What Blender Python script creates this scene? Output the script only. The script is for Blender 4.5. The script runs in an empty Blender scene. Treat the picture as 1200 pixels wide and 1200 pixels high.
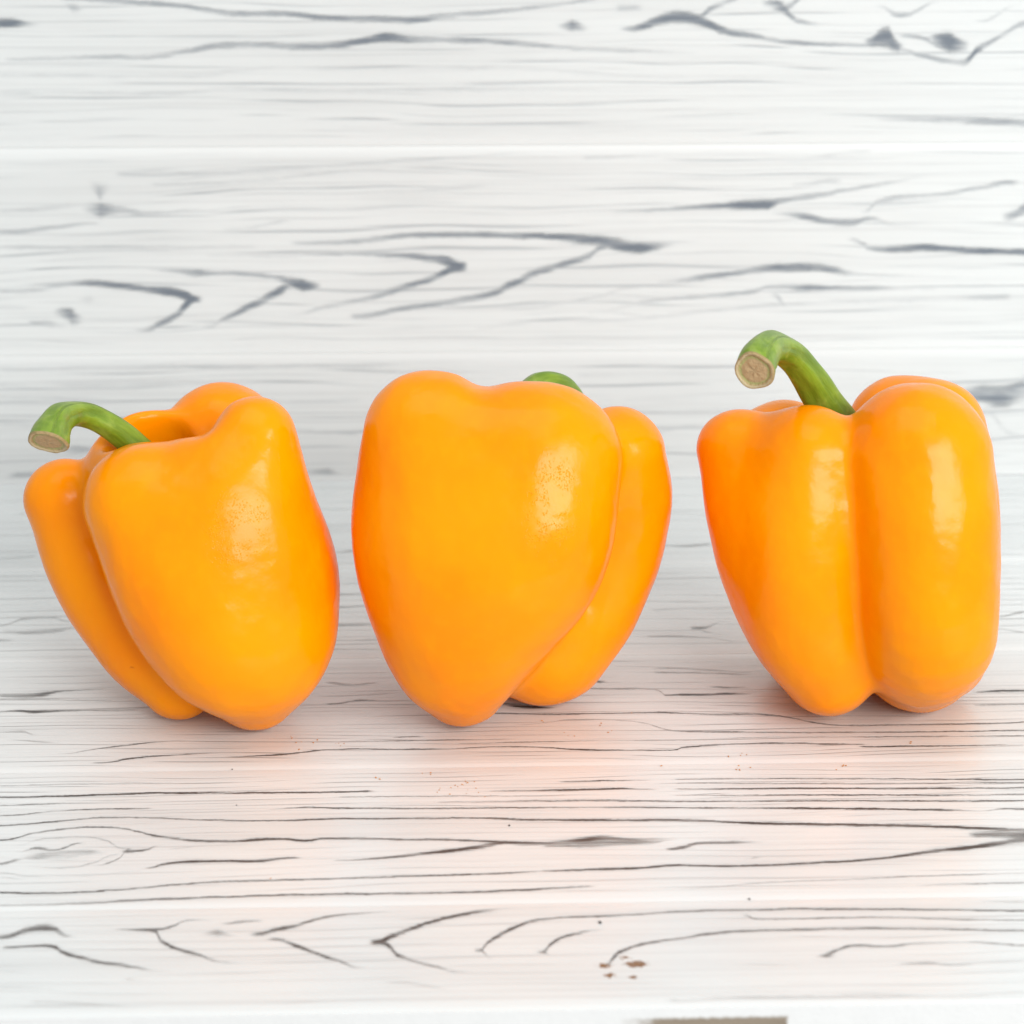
import bpy, bmesh, math, random
import numpy as np
from mathutils import Vector, Matrix, noise as mnoise

# ------------------------------------------------------------------ camera, world, lamps, exposure
sc = bpy.context.scene
COL = sc.collection
W = 0.075                       # width of one plank in metres
PITCH = math.radians(20)
CAM_H = 3.781 * W
CAM_D = 0.602
YAW = math.radians(1.7)         # the boards run a little askew to the camera

cam_d = bpy.data.cameras.new('camera')
cam = bpy.data.objects.new('camera', cam_d)
COL.objects.link(cam)
cam.location = (0, -CAM_D, CAM_H)
cam.rotation_euler = (math.pi / 2 - PITCH, 0, 0)
cam_d.sensor_width = 36
cam_d.lens = 36 * 2747 / 1200
cam_d.clip_start = 0.01
cam_d.clip_end = 50
cam_d.dof.use_dof = True
cam_d.dof.focus_distance = 0.648
cam_d.dof.aperture_fstop = 15
cam_d.dof.aperture_blades = 7
sc.camera = cam

world = bpy.data.worlds.new('World')
sc.world = world
world.use_nodes = True
bg = world.node_tree.nodes['Background']
bg.inputs['Color'].default_value = (0.97, 0.99, 1.0, 1)
bg.inputs['Strength'].default_value = WORLD_STRENGTH = 0.52

sc.view_settings.view_transform = 'Standard'
sc.view_settings.look = 'None'
sc.view_settings.exposure = 0.24
sc.view_settings.gamma = 1.0


def area_lamp(name, loc, target, sx, sy, power, color):
    d = bpy.data.lights.new(name, 'AREA')
    d.shape = 'RECTANGLE'
    d.size, d.size_y = sx, sy
    d.energy = power
    d.color = color
    o = bpy.data.objects.new(name, d)
    COL.objects.link(o)
    o.location = loc
    o.rotation_euler = (Vector(target) - Vector(loc)).to_track_quat('-Z', 'Y').to_euler()
    return o


area_lamp('window_light', (0.91, -1.36, 0.84), (0.02, 0, 0.06), 1.35, 0.74, 33, (1.0, 0.995, 0.985))
area_lamp('ceiling_light', (-0.10, -0.25, 1.8), (0, 0.05, 0), 1.7, 1.3, 9, (0.97, 0.99, 1.0))

# ------------------------------------------------------------------ baked stroke data: (u, v, darkness, half width) per lane of a plank
STROKES = {
 'T0': [
  [(0.1285,0.7426,0,0.0206),(0.1345,0.7426,0.7,0.0206),(0.1507,0.8051,0.7,0.0332),(0.165,0.827,0.8,0.0333),(0.1829,0.7406,0.3,0.0124),(0.1889,0.7406,0,0.0124),(0.2089,0.7999,0,0.0083),(0.2149,0.7999,0.3,0.0083),(0.237,0.787,0.8,0.0145),(0.2514,0.8172,0.6,0.0125),(0.2684,0.8806,0.4,0.0084),(0.2805,0.8696,0.1,0.0063),(0.2865,0.8696,0,0.0063),(0.3058,0.7382,0,0.0165),(0.3118,0.7382,0.7,0.0165),(0.3234,0.7688,0.8,0.0207),(0.3379,0.8073,0.7,0.0167),(0.3554,0.8792,0.6,0.0106),(0.3702,0.9099,0.6,0.0085),(0.4002,0.9376,0.5,0.0064),(0.4305,0.9484,0.1,0.0043),(0.4365,0.9484,0,0.0043),(0.4611,0.551,0,0.016),(0.4671,0.551,0.8,0.016),(0.4705,0.5102,0.6,0.012),(0.4751,0.4774,0.1,0.0079),(0.4811,0.4774,0,0.0079),(0.5044,0.5338,0,0.012),(0.5104,0.5338,0.8,0.012),(0.5136,0.4852,0.2,0.0079),(0.5196,0.4852,0,0.0079),(0.5507,0.4049,0,0.0157),(0.5567,0.4049,0.8,0.0157),(0.5584,0.4599,0.8,0.0198),(0.5624,0.5069,0.8,0.0159),(0.5717,0.5531,0.7,0.0121),(0.587,0.5985,0.7,0.0101),(0.6082,0.6348,0.7,0.0102),(0.6356,0.6784,0.7,0.0103),(0.6688,0.6962,0.6,0.0103),(0.7287,0.7002,0.6,0.0083),(0.7881,0.6794,0.6,0.0082),(0.8504,0.658,0.6,0.0082),(0.8564,0.658,0,0.0082)],
  [(0.1356,0.6435,0,0.0121),(0.1416,0.6435,0.6,0.0121),(0.1659,0.6546,0.7,0.0122),(0.1821,0.5788,0.8,0.016),(0.204,0.5027,0.7,0.0158),(0.2281,0.4505,0.6,0.0118),(0.2606,0.3968,0.1,0.0078),(0.2666,0.3968,0,0.0078),(0.2832,0.8426,0,0.0084),(0.2892,0.8426,0.4,0.0084),(0.2986,0.8574,0.6,0.0126),(0.3117,0.8631,0.4,0.0084),(0.3177,0.8631,0,0.0084),(0.3893,0.6388,0,0.0244),(0.3953,0.6388,0.9,0.0244),(0.404,0.6859,0.9,0.0286),(0.4187,0.7571,0.8,0.0207),(0.4365,0.8368,0.8,0.0168),(0.4546,0.8922,0.8,0.0169),(0.4728,0.9395,0.8,0.0171),(0.4911,0.9613,0.8,0.0129),(0.5397,0.9597,0.7,0.0086),(0.5824,0.968,0.4,0.0065),(0.5977,0.9734,0.1,0.0043),(0.6037,0.9734,0,0.0043),(0.6499,0.8498,0,0.0169),(0.6559,0.8498,0.5,0.0169),(0.6589,0.8153,0.5,0.0084),(0.6708,0.8044,0.6,0.0063),(0.7313,0.8086,0.6,0.0063),(0.8538,0.7575,0.6,0.0063),(0.8598,0.7575,0,0.0063)],
  [(0.1364,0.4216,0,0.0078),(0.1424,0.4216,0.25,0.0078),(0.1689,0.3928,0.1,0.0078),(0.1749,0.3928,0,0.0078),(0.2243,0.3259,0,0.0115),(0.2303,0.3259,0.35,0.0115),(0.2566,0.2821,0.1,0.0115),(0.2626,0.2821,0,0.0115),(0.3171,0.6784,0,0.0123),(0.3231,0.6784,0.6,0.0123),(0.3382,0.6264,0.8,0.0162),(0.3547,0.5425,0.8,0.012),(0.3727,0.4594,0.8,0.0118),(0.3874,0.4091,0.3,0.0078),(0.3934,0.4091,0,0.0078),(0.4616,0.5428,0,0.016),(0.4676,0.5428,0.8,0.016),(0.4695,0.5827,0.8,0.0161),(0.4731,0.6224,0.8,0.0142),(0.481,0.6862,0.8,0.0164),(0.4933,0.7663,0.8,0.0145),(0.5086,0.8301,0.8,0.0126),(0.5268,0.8516,0.7,0.0105),(0.563,0.8609,0.7,0.0085),(0.6118,0.8932,0.6,0.0085),(0.6483,0.9026,0.7,0.0085),(0.703,0.8996,0.7,0.0085),(0.7936,0.872,0.7,0.0085),(0.8569,0.8502,0.7,0.0085),(0.8629,0.8502,0,0.0085)],
  [(0.14,0.275,0,0.0114),(0.146,0.275,0.25,0.0114),(0.2007,0.2332,0.1,0.0114),(0.2067,0.2332,0,0.0114),(0.233,0.7783,0,0.0124),(0.239,0.7783,0.7,0.0124),(0.2463,0.6864,0.8,0.0204),(0.2575,0.6111,0.8,0.0161),(0.2729,0.5517,0.7,0.012),(0.3059,0.4655,0.2,0.0079),(0.3119,0.4655,0,0.0079),(0.3916,0.6383,0,0.0203),(0.3976,0.6383,0.9,0.0203),(0.4048,0.5963,0.8,0.0282),(0.4103,0.5149,0.7,0.0199),(0.4191,0.4654,0.7,0.0119),(0.4366,0.4066,0.6,0.0117),(0.4597,0.3472,0.2,0.0078),(0.4657,0.3472,0,0.0078),(0.505,0.5257,0,0.016),(0.511,0.5257,0.8,0.016),(0.5129,0.5574,0.8,0.0161),(0.5167,0.597,0.8,0.0142),(0.5254,0.6604,0.7,0.0123),(0.5376,0.699,0.7,0.0123),(0.5533,0.7288,0.3,0.0083),(0.5593,0.7288,0,0.0083),(0.5875,0.0608,0,0.0185),(0.5935,0.0608,0.5,0.0185),(0.6288,0.0757,0.4,0.0149),(0.7139,0.0727,0.4,0.0149),(0.8299,0.0483,0.4,0.0148),(0.8359,0.0483,0,0.0148)],
  [(0.1657,0.142,0,0.0149),(0.1717,0.142,0.3,0.0149),(0.2116,0.1114,0.3,0.0148),(0.2513,0.0809,0.1,0.0111),(0.2573,0.0809,0,0.0111),(0.2702,0.7457,0,0.0165),(0.2762,0.7457,0.3,0.0165),(0.285,0.7521,0.6,0.0289),(0.2954,0.7252,0.2,0.0123),(0.3014,0.7252,0,0.0123),(0.3992,0.2662,0,0.0115),(0.4052,0.2662,0.3,0.0115),(0.4309,0.2303,0.35,0.0114),(0.4565,0.1719,0.1,0.0113),(0.4625,0.1719,0,0.0113),(0.6511,0.9869,0,0.0086),(0.6571,0.9869,0.2,0.0086),(0.7048,0.9855,0.8,0.0108),(0.7662,0.99,0.9,0.013),(0.8148,0.9711,0.9,0.013),(0.8603,0.9528,0.8,0.0129),(0.8663,0.9528,0,0.0129)],
  [(0.2485,0.0582,0,0.0147),(0.2545,0.0582,0.1,0.0147),(0.3189,0.0446,0.4,0.0147),(0.3861,0.0525,0.1,0.0147),(0.3921,0.0525,0,0.0147),(0.6962,0.4456,0,0.0158),(0.7022,0.4456,0.6,0.0158),(0.7066,0.4606,0.7,0.0198),(0.7153,0.5068,0.7,0.012),(0.7278,0.5365,0.6,0.0121),(0.7482,0.5241,0.6,0.012),(0.7697,0.552,0.5,0.0081),(0.8023,0.5532,0.3,0.0081),(0.8254,0.5321,0.6,0.008),(0.8455,0.5117,0.6,0.008),(0.8515,0.5117,0,0.008)],
  [(0.7484,0.3555,0,0.0098),(0.7544,0.3555,0.4,0.0098),(0.7732,0.3594,0.5,0.0117),(0.7872,0.3408,0.5,0.0097),(0.8172,0.3659,0.1,0.0078),(0.8232,0.3659,0,0.0078)],
 ],
 'T1': [
  [(0.0877,0.8936,0,0.0047),(0.0937,0.8936,0.5,0.0047),(0.147,0.8999,0.6,0.0048),(0.2141,0.8976,0.5,0.0048),(0.2679,0.8972,0.1,0.0041),(0.2739,0.8972,0,0.0041),(0.2922,0.6811,0,0.0032),(0.2982,0.6811,0.1,0.0032),(0.3375,0.6953,0.9,0.0052),(0.3639,0.6852,0.9,0.0065),(0.3836,0.6826,0.7,0.0065),(0.4561,0.6728,0.8,0.0065),(0.4956,0.6707,0.8,0.0049),(0.5616,0.6651,0.7,0.0065),(0.6274,0.653,0.8,0.0065),(0.6932,0.6409,0.9,0.0065),(0.759,0.6288,0.9,0.0081),(0.8244,0.6103,0.9,0.008),(0.857,0.5995,0.3,0.0048),(0.8741,0.6101,0.8,0.0064),(0.8938,0.6074,0.8,0.0064),(0.8998,0.6074,0,0.0064)],
  [(0.0912,0.803,0,0.0066),(0.0972,0.803,0.9,0.0066),(0.1632,0.8106,0.9,0.0067),(0.2161,0.8201,1,0.0073),(0.2961,0.8127,1,0.0073),(0.3628,0.8104,0.9,0.0067),(0.3841,0.8142,0.8,0.0053),(0.3895,0.8135,0.1,0.0033),(0.3955,0.8135,0,0.0033),(0.4336,0.7207,0,0.0049),(0.4396,0.7207,0.4,0.0049),(0.5623,0.7173,0.9,0.0066),(0.6219,0.7027,0.6,0.0059),(0.6616,0.6974,0.7,0.0046),(0.728,0.6917,0.9,0.0065),(0.8972,0.6722,0.9,0.0065),(0.9032,0.6722,0,0.0065)],
  [(0.0936,0.7403,0,0.0043),(0.0996,0.7403,0.5,0.0043),(0.1192,0.7442,0.6,0.0046),(0.2307,0.7619,0.1,0.0033),(0.2367,0.7619,0,0.0033),(0.3571,0.7705,0,0.0043),(0.3631,0.7705,0.5,0.0043),(0.443,0.7664,0.7,0.0043),(0.5362,0.7604,0.4,0.004),(0.5422,0.7604,0,0.004),(0.6053,0.3513,0,0.012),(0.6113,0.3513,0.7,0.012),(0.6211,0.3621,0.7,0.0151),(0.6346,0.3907,0.6,0.0122),(0.6603,0.3933,0.6,0.0122),(0.6841,0.3932,0.1,0.0061),(0.6901,0.3932,0,0.0061),(0.7824,0.0808,0,0.0042),(0.7884,0.0808,0.3,0.0042),(0.8665,0.0875,0.7,0.0057),(0.8725,0.0875,0,0.0057)],
  [(0.0966,0.6624,0,0.0051),(0.1026,0.6624,0.8,0.0051),(0.1408,0.6894,0.7,0.0049),(0.1796,0.7035,0.8,0.0052),(0.2157,0.7019,0.8,0.0049),(0.219,0.7015,0.1,0.0033),(0.225,0.7015,0,0.0033),(0.2363,0.407,0,0.0046),(0.2423,0.407,0.4,0.0046),(0.2616,0.4226,0.2,0.003),(0.2676,0.4226,0,0.003),(0.358,0.3066,0,0.0045),(0.364,0.3066,0.4,0.0045),(0.3985,0.3198,0.7,0.0089),(0.4301,0.3455,0.9,0.0135),(0.4619,0.3774,0.9,0.0181),(0.4747,0.3939,0.8,0.0182),(0.4875,0.4105,0.8,0.0091),(0.4935,0.4105,0,0.0091),(0.5133,0.3879,0,0.0121),(0.5193,0.3879,0.7,0.0121),(0.5512,0.3836,0.7,0.0152),(0.5833,0.3915,0.5,0.0122),(0.6088,0.382,0.1,0.0091),(0.6148,0.382,0,0.0091),(0.6587,0.2721,0,0.0059),(0.6647,0.2721,0.1,0.0059),(0.6732,0.2829,0.5,0.0059),(0.6785,0.2881,0.1,0.0059),(0.6845,0.2881,0,0.0059),(0.836,0.4243,0,0.0246),(0.842,0.4243,0.6,0.0246),(0.8617,0.4279,0.7,0.0368),(0.8836,0.4125,0.7,0.0428),(0.8896,0.4125,0,0.0428)],
  [(0.0995,0.589,0,0.0051),(0.1055,0.589,0.8,0.0051),(0.1434,0.6123,0.8,0.0048),(0.1881,0.6381,0.7,0.0048),(0.2669,0.6084,0.8,0.0051),(0.2996,0.5976,0.9,0.0064),(0.332,0.5996,0.9,0.0064),(0.3646,0.6048,0.9,0.0064),(0.4298,0.5992,0.8,0.0064),(0.469,0.5971,0.8,0.0064),(0.4951,0.584,0.9,0.0079),(0.5602,0.5689,0.9,0.0095),(0.6254,0.5601,0.9,0.0111),(0.6577,0.5431,1,0.011),(0.6899,0.5261,1,0.0126),(0.7545,0.508,1,0.0125),(0.8061,0.4916,1,0.0125),(0.8444,0.4739,0.9,0.0124),(0.8855,0.4496,0.8,0.0186),(0.8915,0.4496,0,0.0186)],
  [(0.1035,0.4828,0,0.0056),(0.1095,0.4828,0.9,0.0056),(0.1333,0.5321,0.8,0.0062),(0.1581,0.5599,0.8,0.0063),(0.1739,0.5704,0.9,0.0063),(0.1968,0.5579,0.6,0.0063),(0.2104,0.5342,0.8,0.0063),(0.2241,0.5013,0.9,0.0093),(0.2439,0.4739,0.8,0.0092),(0.2635,0.4559,0.8,0.0107),(0.2828,0.4503,0.9,0.0092),(0.3018,0.46,1,0.0123),(0.3209,0.4635,0.9,0.0092),(0.3403,0.4486,1,0.0092),(0.353,0.4623,0.9,0.0092),(0.385,0.458,0.9,0.0092),(0.4172,0.4444,0.7,0.0092),(0.4492,0.4401,0.9,0.0092),(0.4684,0.4283,0.9,0.0092),(0.4876,0.4166,0.9,0.0107),(0.5131,0.407,0.9,0.0122),(0.5451,0.4027,0.9,0.0152),(0.5707,0.4054,0.8,0.0152),(0.5963,0.4019,0.6,0.0091),(0.6172,0.4175,0.2,0.0061),(0.6232,0.4175,0,0.0061)],
  [(0.11,0.3163,0,0.0089),(0.116,0.3163,0.7,0.0089),(0.1247,0.3329,0.6,0.0149),(0.1318,0.3438,0.2,0.009),(0.1378,0.3438,0,0.009),(0.1826,0.2948,0,0.0044),(0.1886,0.2948,0.3,0.0044),(0.1973,0.3172,0.7,0.0059),(0.2039,0.352,0.7,0.006),(0.2074,0.4056,0.7,0.0121),(0.2134,0.4056,0,0.0121),(0.4738,0.8013,0,0.005),(0.4798,0.8013,0.4,0.005),(0.53,0.8013,0.9,0.0083),(0.577,0.8083,0.9,0.0084),(0.6071,0.7976,0.4,0.005),(0.6131,0.7976,0,0.005)],
  [(0.1124,0.2515,0,0.0058),(0.1184,0.2515,0.4,0.0058),(0.1442,0.2249,0.4,0.0058),(0.1813,0.2257,0.35,0.0058),(0.2179,0.2498,0.2,0.0058),(0.2239,0.2498,0,0.0058),(0.491,0.397,0,0.0091),(0.497,0.397,0.6,0.0091),(0.5259,0.4053,0.8,0.0213),(0.5518,0.4263,0.8,0.0275),(0.5616,0.4373,0.7,0.0306),(0.5837,0.4159,0.7,0.0244),(0.616,0.4238,0.2,0.0092),(0.622,0.4238,0,0.0092)],
  [(0.1136,0.2224,0,0.0043),(0.1196,0.2224,0.4,0.0043),(0.1291,0.2154,0.4,0.0043),(0.1401,0.2024,0.1,0.0029),(0.1461,0.2024,0,0.0029),(0.2007,0.3876,0,0.0151),(0.2067,0.3876,0.8,0.0151),(0.2203,0.3978,0.8,0.0121),(0.231,0.4267,0.3,0.0061),(0.237,0.4267,0,0.0061),(0.5314,0.8677,0,0.0054),(0.5374,0.8677,0.7,0.0054),(0.5645,0.8709,0.8,0.0054),(0.6051,0.8722,0.3,0.0034),(0.6111,0.8722,0,0.0034),(0.6212,0.7949,0,0.0067),(0.6272,0.7949,0.6,0.0067),(0.6977,0.7921,0.9,0.0067),(0.7647,0.7831,0.9,0.0067),(0.9024,0.7713,0.9,0.0067),(0.9084,0.7713,0,0.0067)],
  [(0.1147,0.4415,0,0.0061),(0.1207,0.4415,0.2,0.0061),(0.1413,0.4877,0.45,0.0062),(0.1664,0.4997,0.4,0.0062),(0.1897,0.4689,0.4,0.0062),(0.2054,0.4119,0.5,0.0091),(0.2114,0.4119,0,0.0091),(0.609,0.0814,0,0.0034),(0.615,0.0814,0.3,0.0034),(0.6778,0.1128,0.5,0.0037),(0.7405,0.1274,0.6,0.004),(0.8036,0.142,0.6,0.0037),(0.8698,0.1505,0.3,0.0035),(0.8758,0.1505,0,0.0035)],
  [(0.1175,0.1193,0,0.0057),(0.1235,0.1193,0.9,0.0057),(0.1483,0.1103,0.8,0.0056),(0.1726,0.1127,0.8,0.0057),(0.215,0.1296,0.9,0.0057),(0.2451,0.1539,0.8,0.0057),(0.2817,0.1719,0.8,0.0057),(0.3249,0.1747,0.8,0.0058),(0.3682,0.1803,0.8,0.0058),(0.4302,0.1922,0.8,0.0058),(0.4926,0.2012,0.8,0.0058),(0.5114,0.2103,0.3,0.0044),(0.5302,0.2136,0.8,0.0058),(0.5615,0.2182,0.9,0.0073),(0.5867,0.2236,0.9,0.0088),(0.6184,0.2369,0.9,0.0088),(0.6496,0.2268,0.9,0.0088),(0.6812,0.2285,1,0.0088),(0.713,0.2389,1,0.0088),(0.7451,0.2524,1,0.0088),(0.7777,0.2748,1,0.0119),(0.8045,0.3072,1,0.0149),(0.831,0.3277,1,0.018),(0.8583,0.3606,0.9,0.0212),(0.882,0.3819,0.8,0.0243),(0.888,0.3819,0,0.0243)],
  [(0.1208,0.0353,0,0.0055),(0.1268,0.0353,0.9,0.0055),(0.175,0.0398,1,0.0069),(0.2231,0.0556,0.9,0.007),(0.2836,0.0697,0.9,0.0056),(0.3691,0.0778,0.9,0.0056),(0.4303,0.0752,0.8,0.0056),(0.4918,0.0838,0.8,0.007),(0.5227,0.0967,0.8,0.0071),(0.5475,0.1047,0.5,0.0043),(0.5537,0.1067,0.1,0.0028),(0.5597,0.1067,0,0.0028),(0.6168,0.7488,0,0.004),(0.6228,0.7488,0.4,0.004),(0.6628,0.7434,0.8,0.005),(0.7628,0.7333,0.9,0.005),(0.8996,0.7182,0.8,0.0049),(0.9056,0.7182,0,0.0049)],
  [(0.1226,0.3981,0,0.006),(0.1286,0.3981,0.3,0.006),(0.1385,0.4209,0.7,0.0122),(0.1504,0.4072,0.5,0.0121),(0.1612,0.4239,0.7,0.0091),(0.1692,0.4533,0.6,0.0061),(0.1752,0.4533,0,0.0061),(0.2188,0.2723,0,0.0059),(0.2248,0.2723,0.4,0.0059),(0.2355,0.2943,0.9,0.0089),(0.2508,0.31,0.9,0.0119),(0.2727,0.313,0.9,0.0089),(0.3042,0.3087,0.9,0.0119),(0.3322,0.3288,0.9,0.0089),(0.3392,0.3278,0.1,0.003),(0.3452,0.3278,0,0.003),(0.6222,0.8419,0,0.0041),(0.6282,0.8419,0.5,0.0041),(0.6988,0.8324,0.6,0.0047),(0.9045,0.8115,0.6,0.0047),(0.9105,0.8115,0,0.0047)],
  [(0.1239,0.3619,0,0.0239),(0.1299,0.3619,0.2,0.0239),(0.1423,0.3662,0.5,0.0299),(0.1609,0.3757,0.45,0.039),(0.1795,0.3852,0.5,0.0271),(0.1924,0.3775,0.2,0.015),(0.1984,0.3775,0,0.015),(0.6229,0.8758,0,0.0041),(0.6289,0.8758,0.6,0.0041),(0.7675,0.8606,0.8,0.0051),(0.9059,0.8386,0.8,0.0051),(0.9119,0.8386,0,0.0051)],
  [(0.1294,0.296,0,0.0059),(0.1354,0.296,0.2,0.0059),(0.1609,0.2809,0.4,0.0059),(0.1849,0.313,0.4,0.0059),(0.2008,0.3704,0.45,0.0075),(0.2068,0.3704,0,0.0075)],
 ],
 'T2': [
  [(0.0577,0.675,0,0.016),(0.0637,0.675,0.6,0.016),(0.0856,0.672,0.7,0.024),(0.1033,0.6856,0.8,0.0241),(0.1134,0.7083,0.6,0.0121),(0.1496,0.7196,0.3,0.0081),(0.1556,0.7196,0,0.0081),(0.2613,0.1056,0,0.0057),(0.2673,0.1056,0.5,0.0057),(0.3118,0.121,0.9,0.0071),(0.3598,0.1576,0.8,0.0058),(0.4293,0.1482,0.9,0.0072),(0.4919,0.1615,0.8,0.0058),(0.568,0.1223,0.9,0.0072),(0.6305,0.1139,0.8,0.0057),(0.6379,0.1346,0.8,0.0072),(0.7085,0.1614,0.9,0.0073),(0.785,0.1438,0.6,0.0054),(0.791,0.1438,0,0.0054),(0.8897,0.4761,0,0.0058),(0.8957,0.4761,0.6,0.0058),(0.9395,0.4781,0.6,0.0058),(0.9455,0.4781,0,0.0058)],
  [(0.0592,0.6351,0,0.0079),(0.0652,0.6351,0.5,0.0079),(0.1527,0.6154,0.4,0.0079),(0.1892,0.6026,0.1,0.0059),(0.1952,0.6026,0,0.0059),(0.3279,0.6306,0,0.008),(0.3339,0.6306,0.3,0.008),(0.3704,0.6337,0.5,0.008),(0.4068,0.6528,0.3,0.008),(0.4128,0.6528,0,0.008),(0.4512,0.1952,0,0.0047),(0.4572,0.1952,0.5,0.0047),(0.5271,0.2004,0.7,0.0051),(0.5692,0.202,0.4,0.0047),(0.6393,0.1999,0.5,0.0047),(0.71,0.2125,0.5,0.0048),(0.8507,0.2009,0.6,0.0048),(0.9248,0.1983,0.6,0.0048),(0.9308,0.1983,0,0.0048)],
  [(0.0634,0.525,0,0.0078),(0.0694,0.525,0.5,0.0078),(0.0835,0.5309,0.8,0.0117),(0.0982,0.5212,0.9,0.0155),(0.1267,0.5251,0.7,0.0078),(0.1769,0.5261,0.5,0.0078),(0.2057,0.5222,0.1,0.0039),(0.2117,0.5222,0,0.0039),(0.3376,0.7584,0,0.0123),(0.3436,0.7584,0.5,0.0123),(0.3623,0.7314,0.7,0.0163),(0.3843,0.7529,0.5,0.0082),(0.3917,0.7601,0.1,0.0041),(0.3977,0.7601,0,0.0041),(0.4768,0.454,0,0.0062),(0.4828,0.454,0.7,0.0062),(0.5366,0.4391,0.8,0.0069),(0.6158,0.4438,0.8,0.0077),(0.6657,0.4217,0.8,0.0061),(0.7087,0.4159,0.7,0.0077),(0.784,0.3068,0.7,0.0056),(0.8912,0.3075,0.8,0.0075),(0.9311,0.3172,0.8,0.0075),(0.9371,0.3172,0,0.0075)],
  [(0.0705,0.3421,0,0.0075),(0.0765,0.3421,0.5,0.0075),(0.0938,0.3472,0.6,0.0112),(0.1055,0.316,0.3,0.0074),(0.1115,0.316,0,0.0074),(0.1259,0.1523,0,0.0036),(0.1319,0.1523,0.3,0.0036),(0.1585,0.1846,0.6,0.0054),(0.1853,0.2172,0.8,0.0066),(0.2298,0.2477,0.3,0.0037),(0.2358,0.2477,0,0.0037),(0.3396,0.558,0,0.0078),(0.3456,0.558,0.7,0.0078),(0.3743,0.5856,0.7,0.0099),(0.4034,0.5738,0.2,0.0059),(0.4094,0.5738,0,0.0059),(0.4866,0.5382,0,0.0157),(0.4926,0.5382,0.6,0.0157),(0.5048,0.5209,1,0.0234),(0.5192,0.5111,1,0.0195),(0.5358,0.5011,0.3,0.0117),(0.5418,0.5011,0,0.0117),(0.5624,0.6713,0,0.0081),(0.5684,0.6713,0.6,0.0081),(0.5905,0.6683,0.7,0.0081),(0.6271,0.6553,0.5,0.008),(0.6333,0.5983,0.6,0.0099),(0.6481,0.6043,0.9,0.0139),(0.67,0.6014,0.8,0.0119),(0.6885,0.6069,0.8,0.0119),(0.7068,0.6044,0.3,0.008),(0.7128,0.6044,0,0.008),(0.7796,0.122,0,0.0072),(0.7856,0.122,0.9,0.0072),(0.8541,0.12,0.7,0.0058),(0.9206,0.1183,0.5,0.0054),(0.9266,0.1183,0,0.0054)],
  [(0.0814,0.2742,0,0.0055),(0.0874,0.2742,0.3,0.0055),(0.1111,0.2564,0.6,0.0073),(0.1253,0.2471,0.2,0.0055),(0.1313,0.2471,0,0.0055),(0.1573,0.0701,0,0.0053),(0.1633,0.0701,0.5,0.0053),(0.1951,0.1082,0.9,0.0078),(0.2358,0.1312,0.8,0.0057),(0.2632,0.1418,0.3,0.0036),(0.2692,0.1418,0,0.0036),(0.3533,0.223,0,0.0048),(0.3593,0.223,0.5,0.0048),(0.4432,0.2263,0.7,0.0055),(0.4993,0.2261,0.3,0.0044),(0.5053,0.2261,0,0.0044),(0.5671,0.7439,0,0.0123),(0.5731,0.7439,0.8,0.0123),(0.5767,0.7352,1,0.0163),(0.5819,0.7345,0.6,0.0122),(0.5879,0.7345,0,0.0122),(0.6242,0.8189,0,0.0083),(0.6302,0.8189,0.5,0.0083),(0.697,0.7933,0.5,0.0083),(0.7266,0.781,0.2,0.0062),(0.7326,0.781,0,0.0062),(0.8954,0.5943,0,0.01),(0.9014,0.5943,0.7,0.01),(0.9164,0.6003,0.9,0.012),(0.9462,0.6043,0.8,0.012),(0.9522,0.6043,0,0.012)],
  [(0.3986,0.2535,0,0.0055),(0.4046,0.2535,0.6,0.0055),(0.4221,0.2586,0.6,0.0055),(0.4292,0.2576,0.1,0.0037),(0.4352,0.2576,0,0.0037),(0.5012,0.3516,0,0.0057),(0.5072,0.3516,0.3,0.0057),(0.5575,0.3903,0.6,0.0061),(0.6001,0.3694,0.4,0.0049),(0.6409,0.2736,0.7,0.0056),(0.9272,0.2426,0.8,0.0059),(0.9332,0.2426,0,0.0059)],
  [(0.6251,0.8607,0,0.0126),(0.6311,0.8607,0.4,0.0126),(0.6757,0.8379,0.5,0.0125),(0.7124,0.8079,0.3,0.0083),(0.7184,0.8079,0,0.0083)],
  [(0.6694,0.6731,0,0.0081),(0.6754,0.6731,0.4,0.0081),(0.6862,0.6635,0.7,0.0121),(0.7024,0.6613,0.5,0.0101),(0.7084,0.6613,0,0.0101)],
 ],
 'T3': [
  [(0.0305,0.3798,0,0.0184),(0.0365,0.3798,0.45,0.0184),(0.0573,0.4509,0.45,0.0187),(0.0807,0.457,0.4,0.0187),(0.0977,0.4176,0.3,0.0186),(0.1037,0.4176,0,0.0186),(0.3281,0.3398,0,0.0138),(0.3341,0.3398,0.5,0.0138),(0.3811,0.3426,0.4,0.0138),(0.3871,0.3426,0,0.0138),(0.6235,0.1822,0,0.0112),(0.6295,0.1822,0.4,0.0112),(0.6605,0.178,0.5,0.0112),(0.6872,0.1565,0.4,0.0111),(0.7117,0.1176,0.2,0.0088),(0.7177,0.1176,0,0.0088),(0.9434,0.2204,0,0.0135),(0.9494,0.2204,0.4,0.0135),(0.9764,0.1805,0.4,0.0134),(0.9824,0.1805,0,0.0134)],
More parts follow.
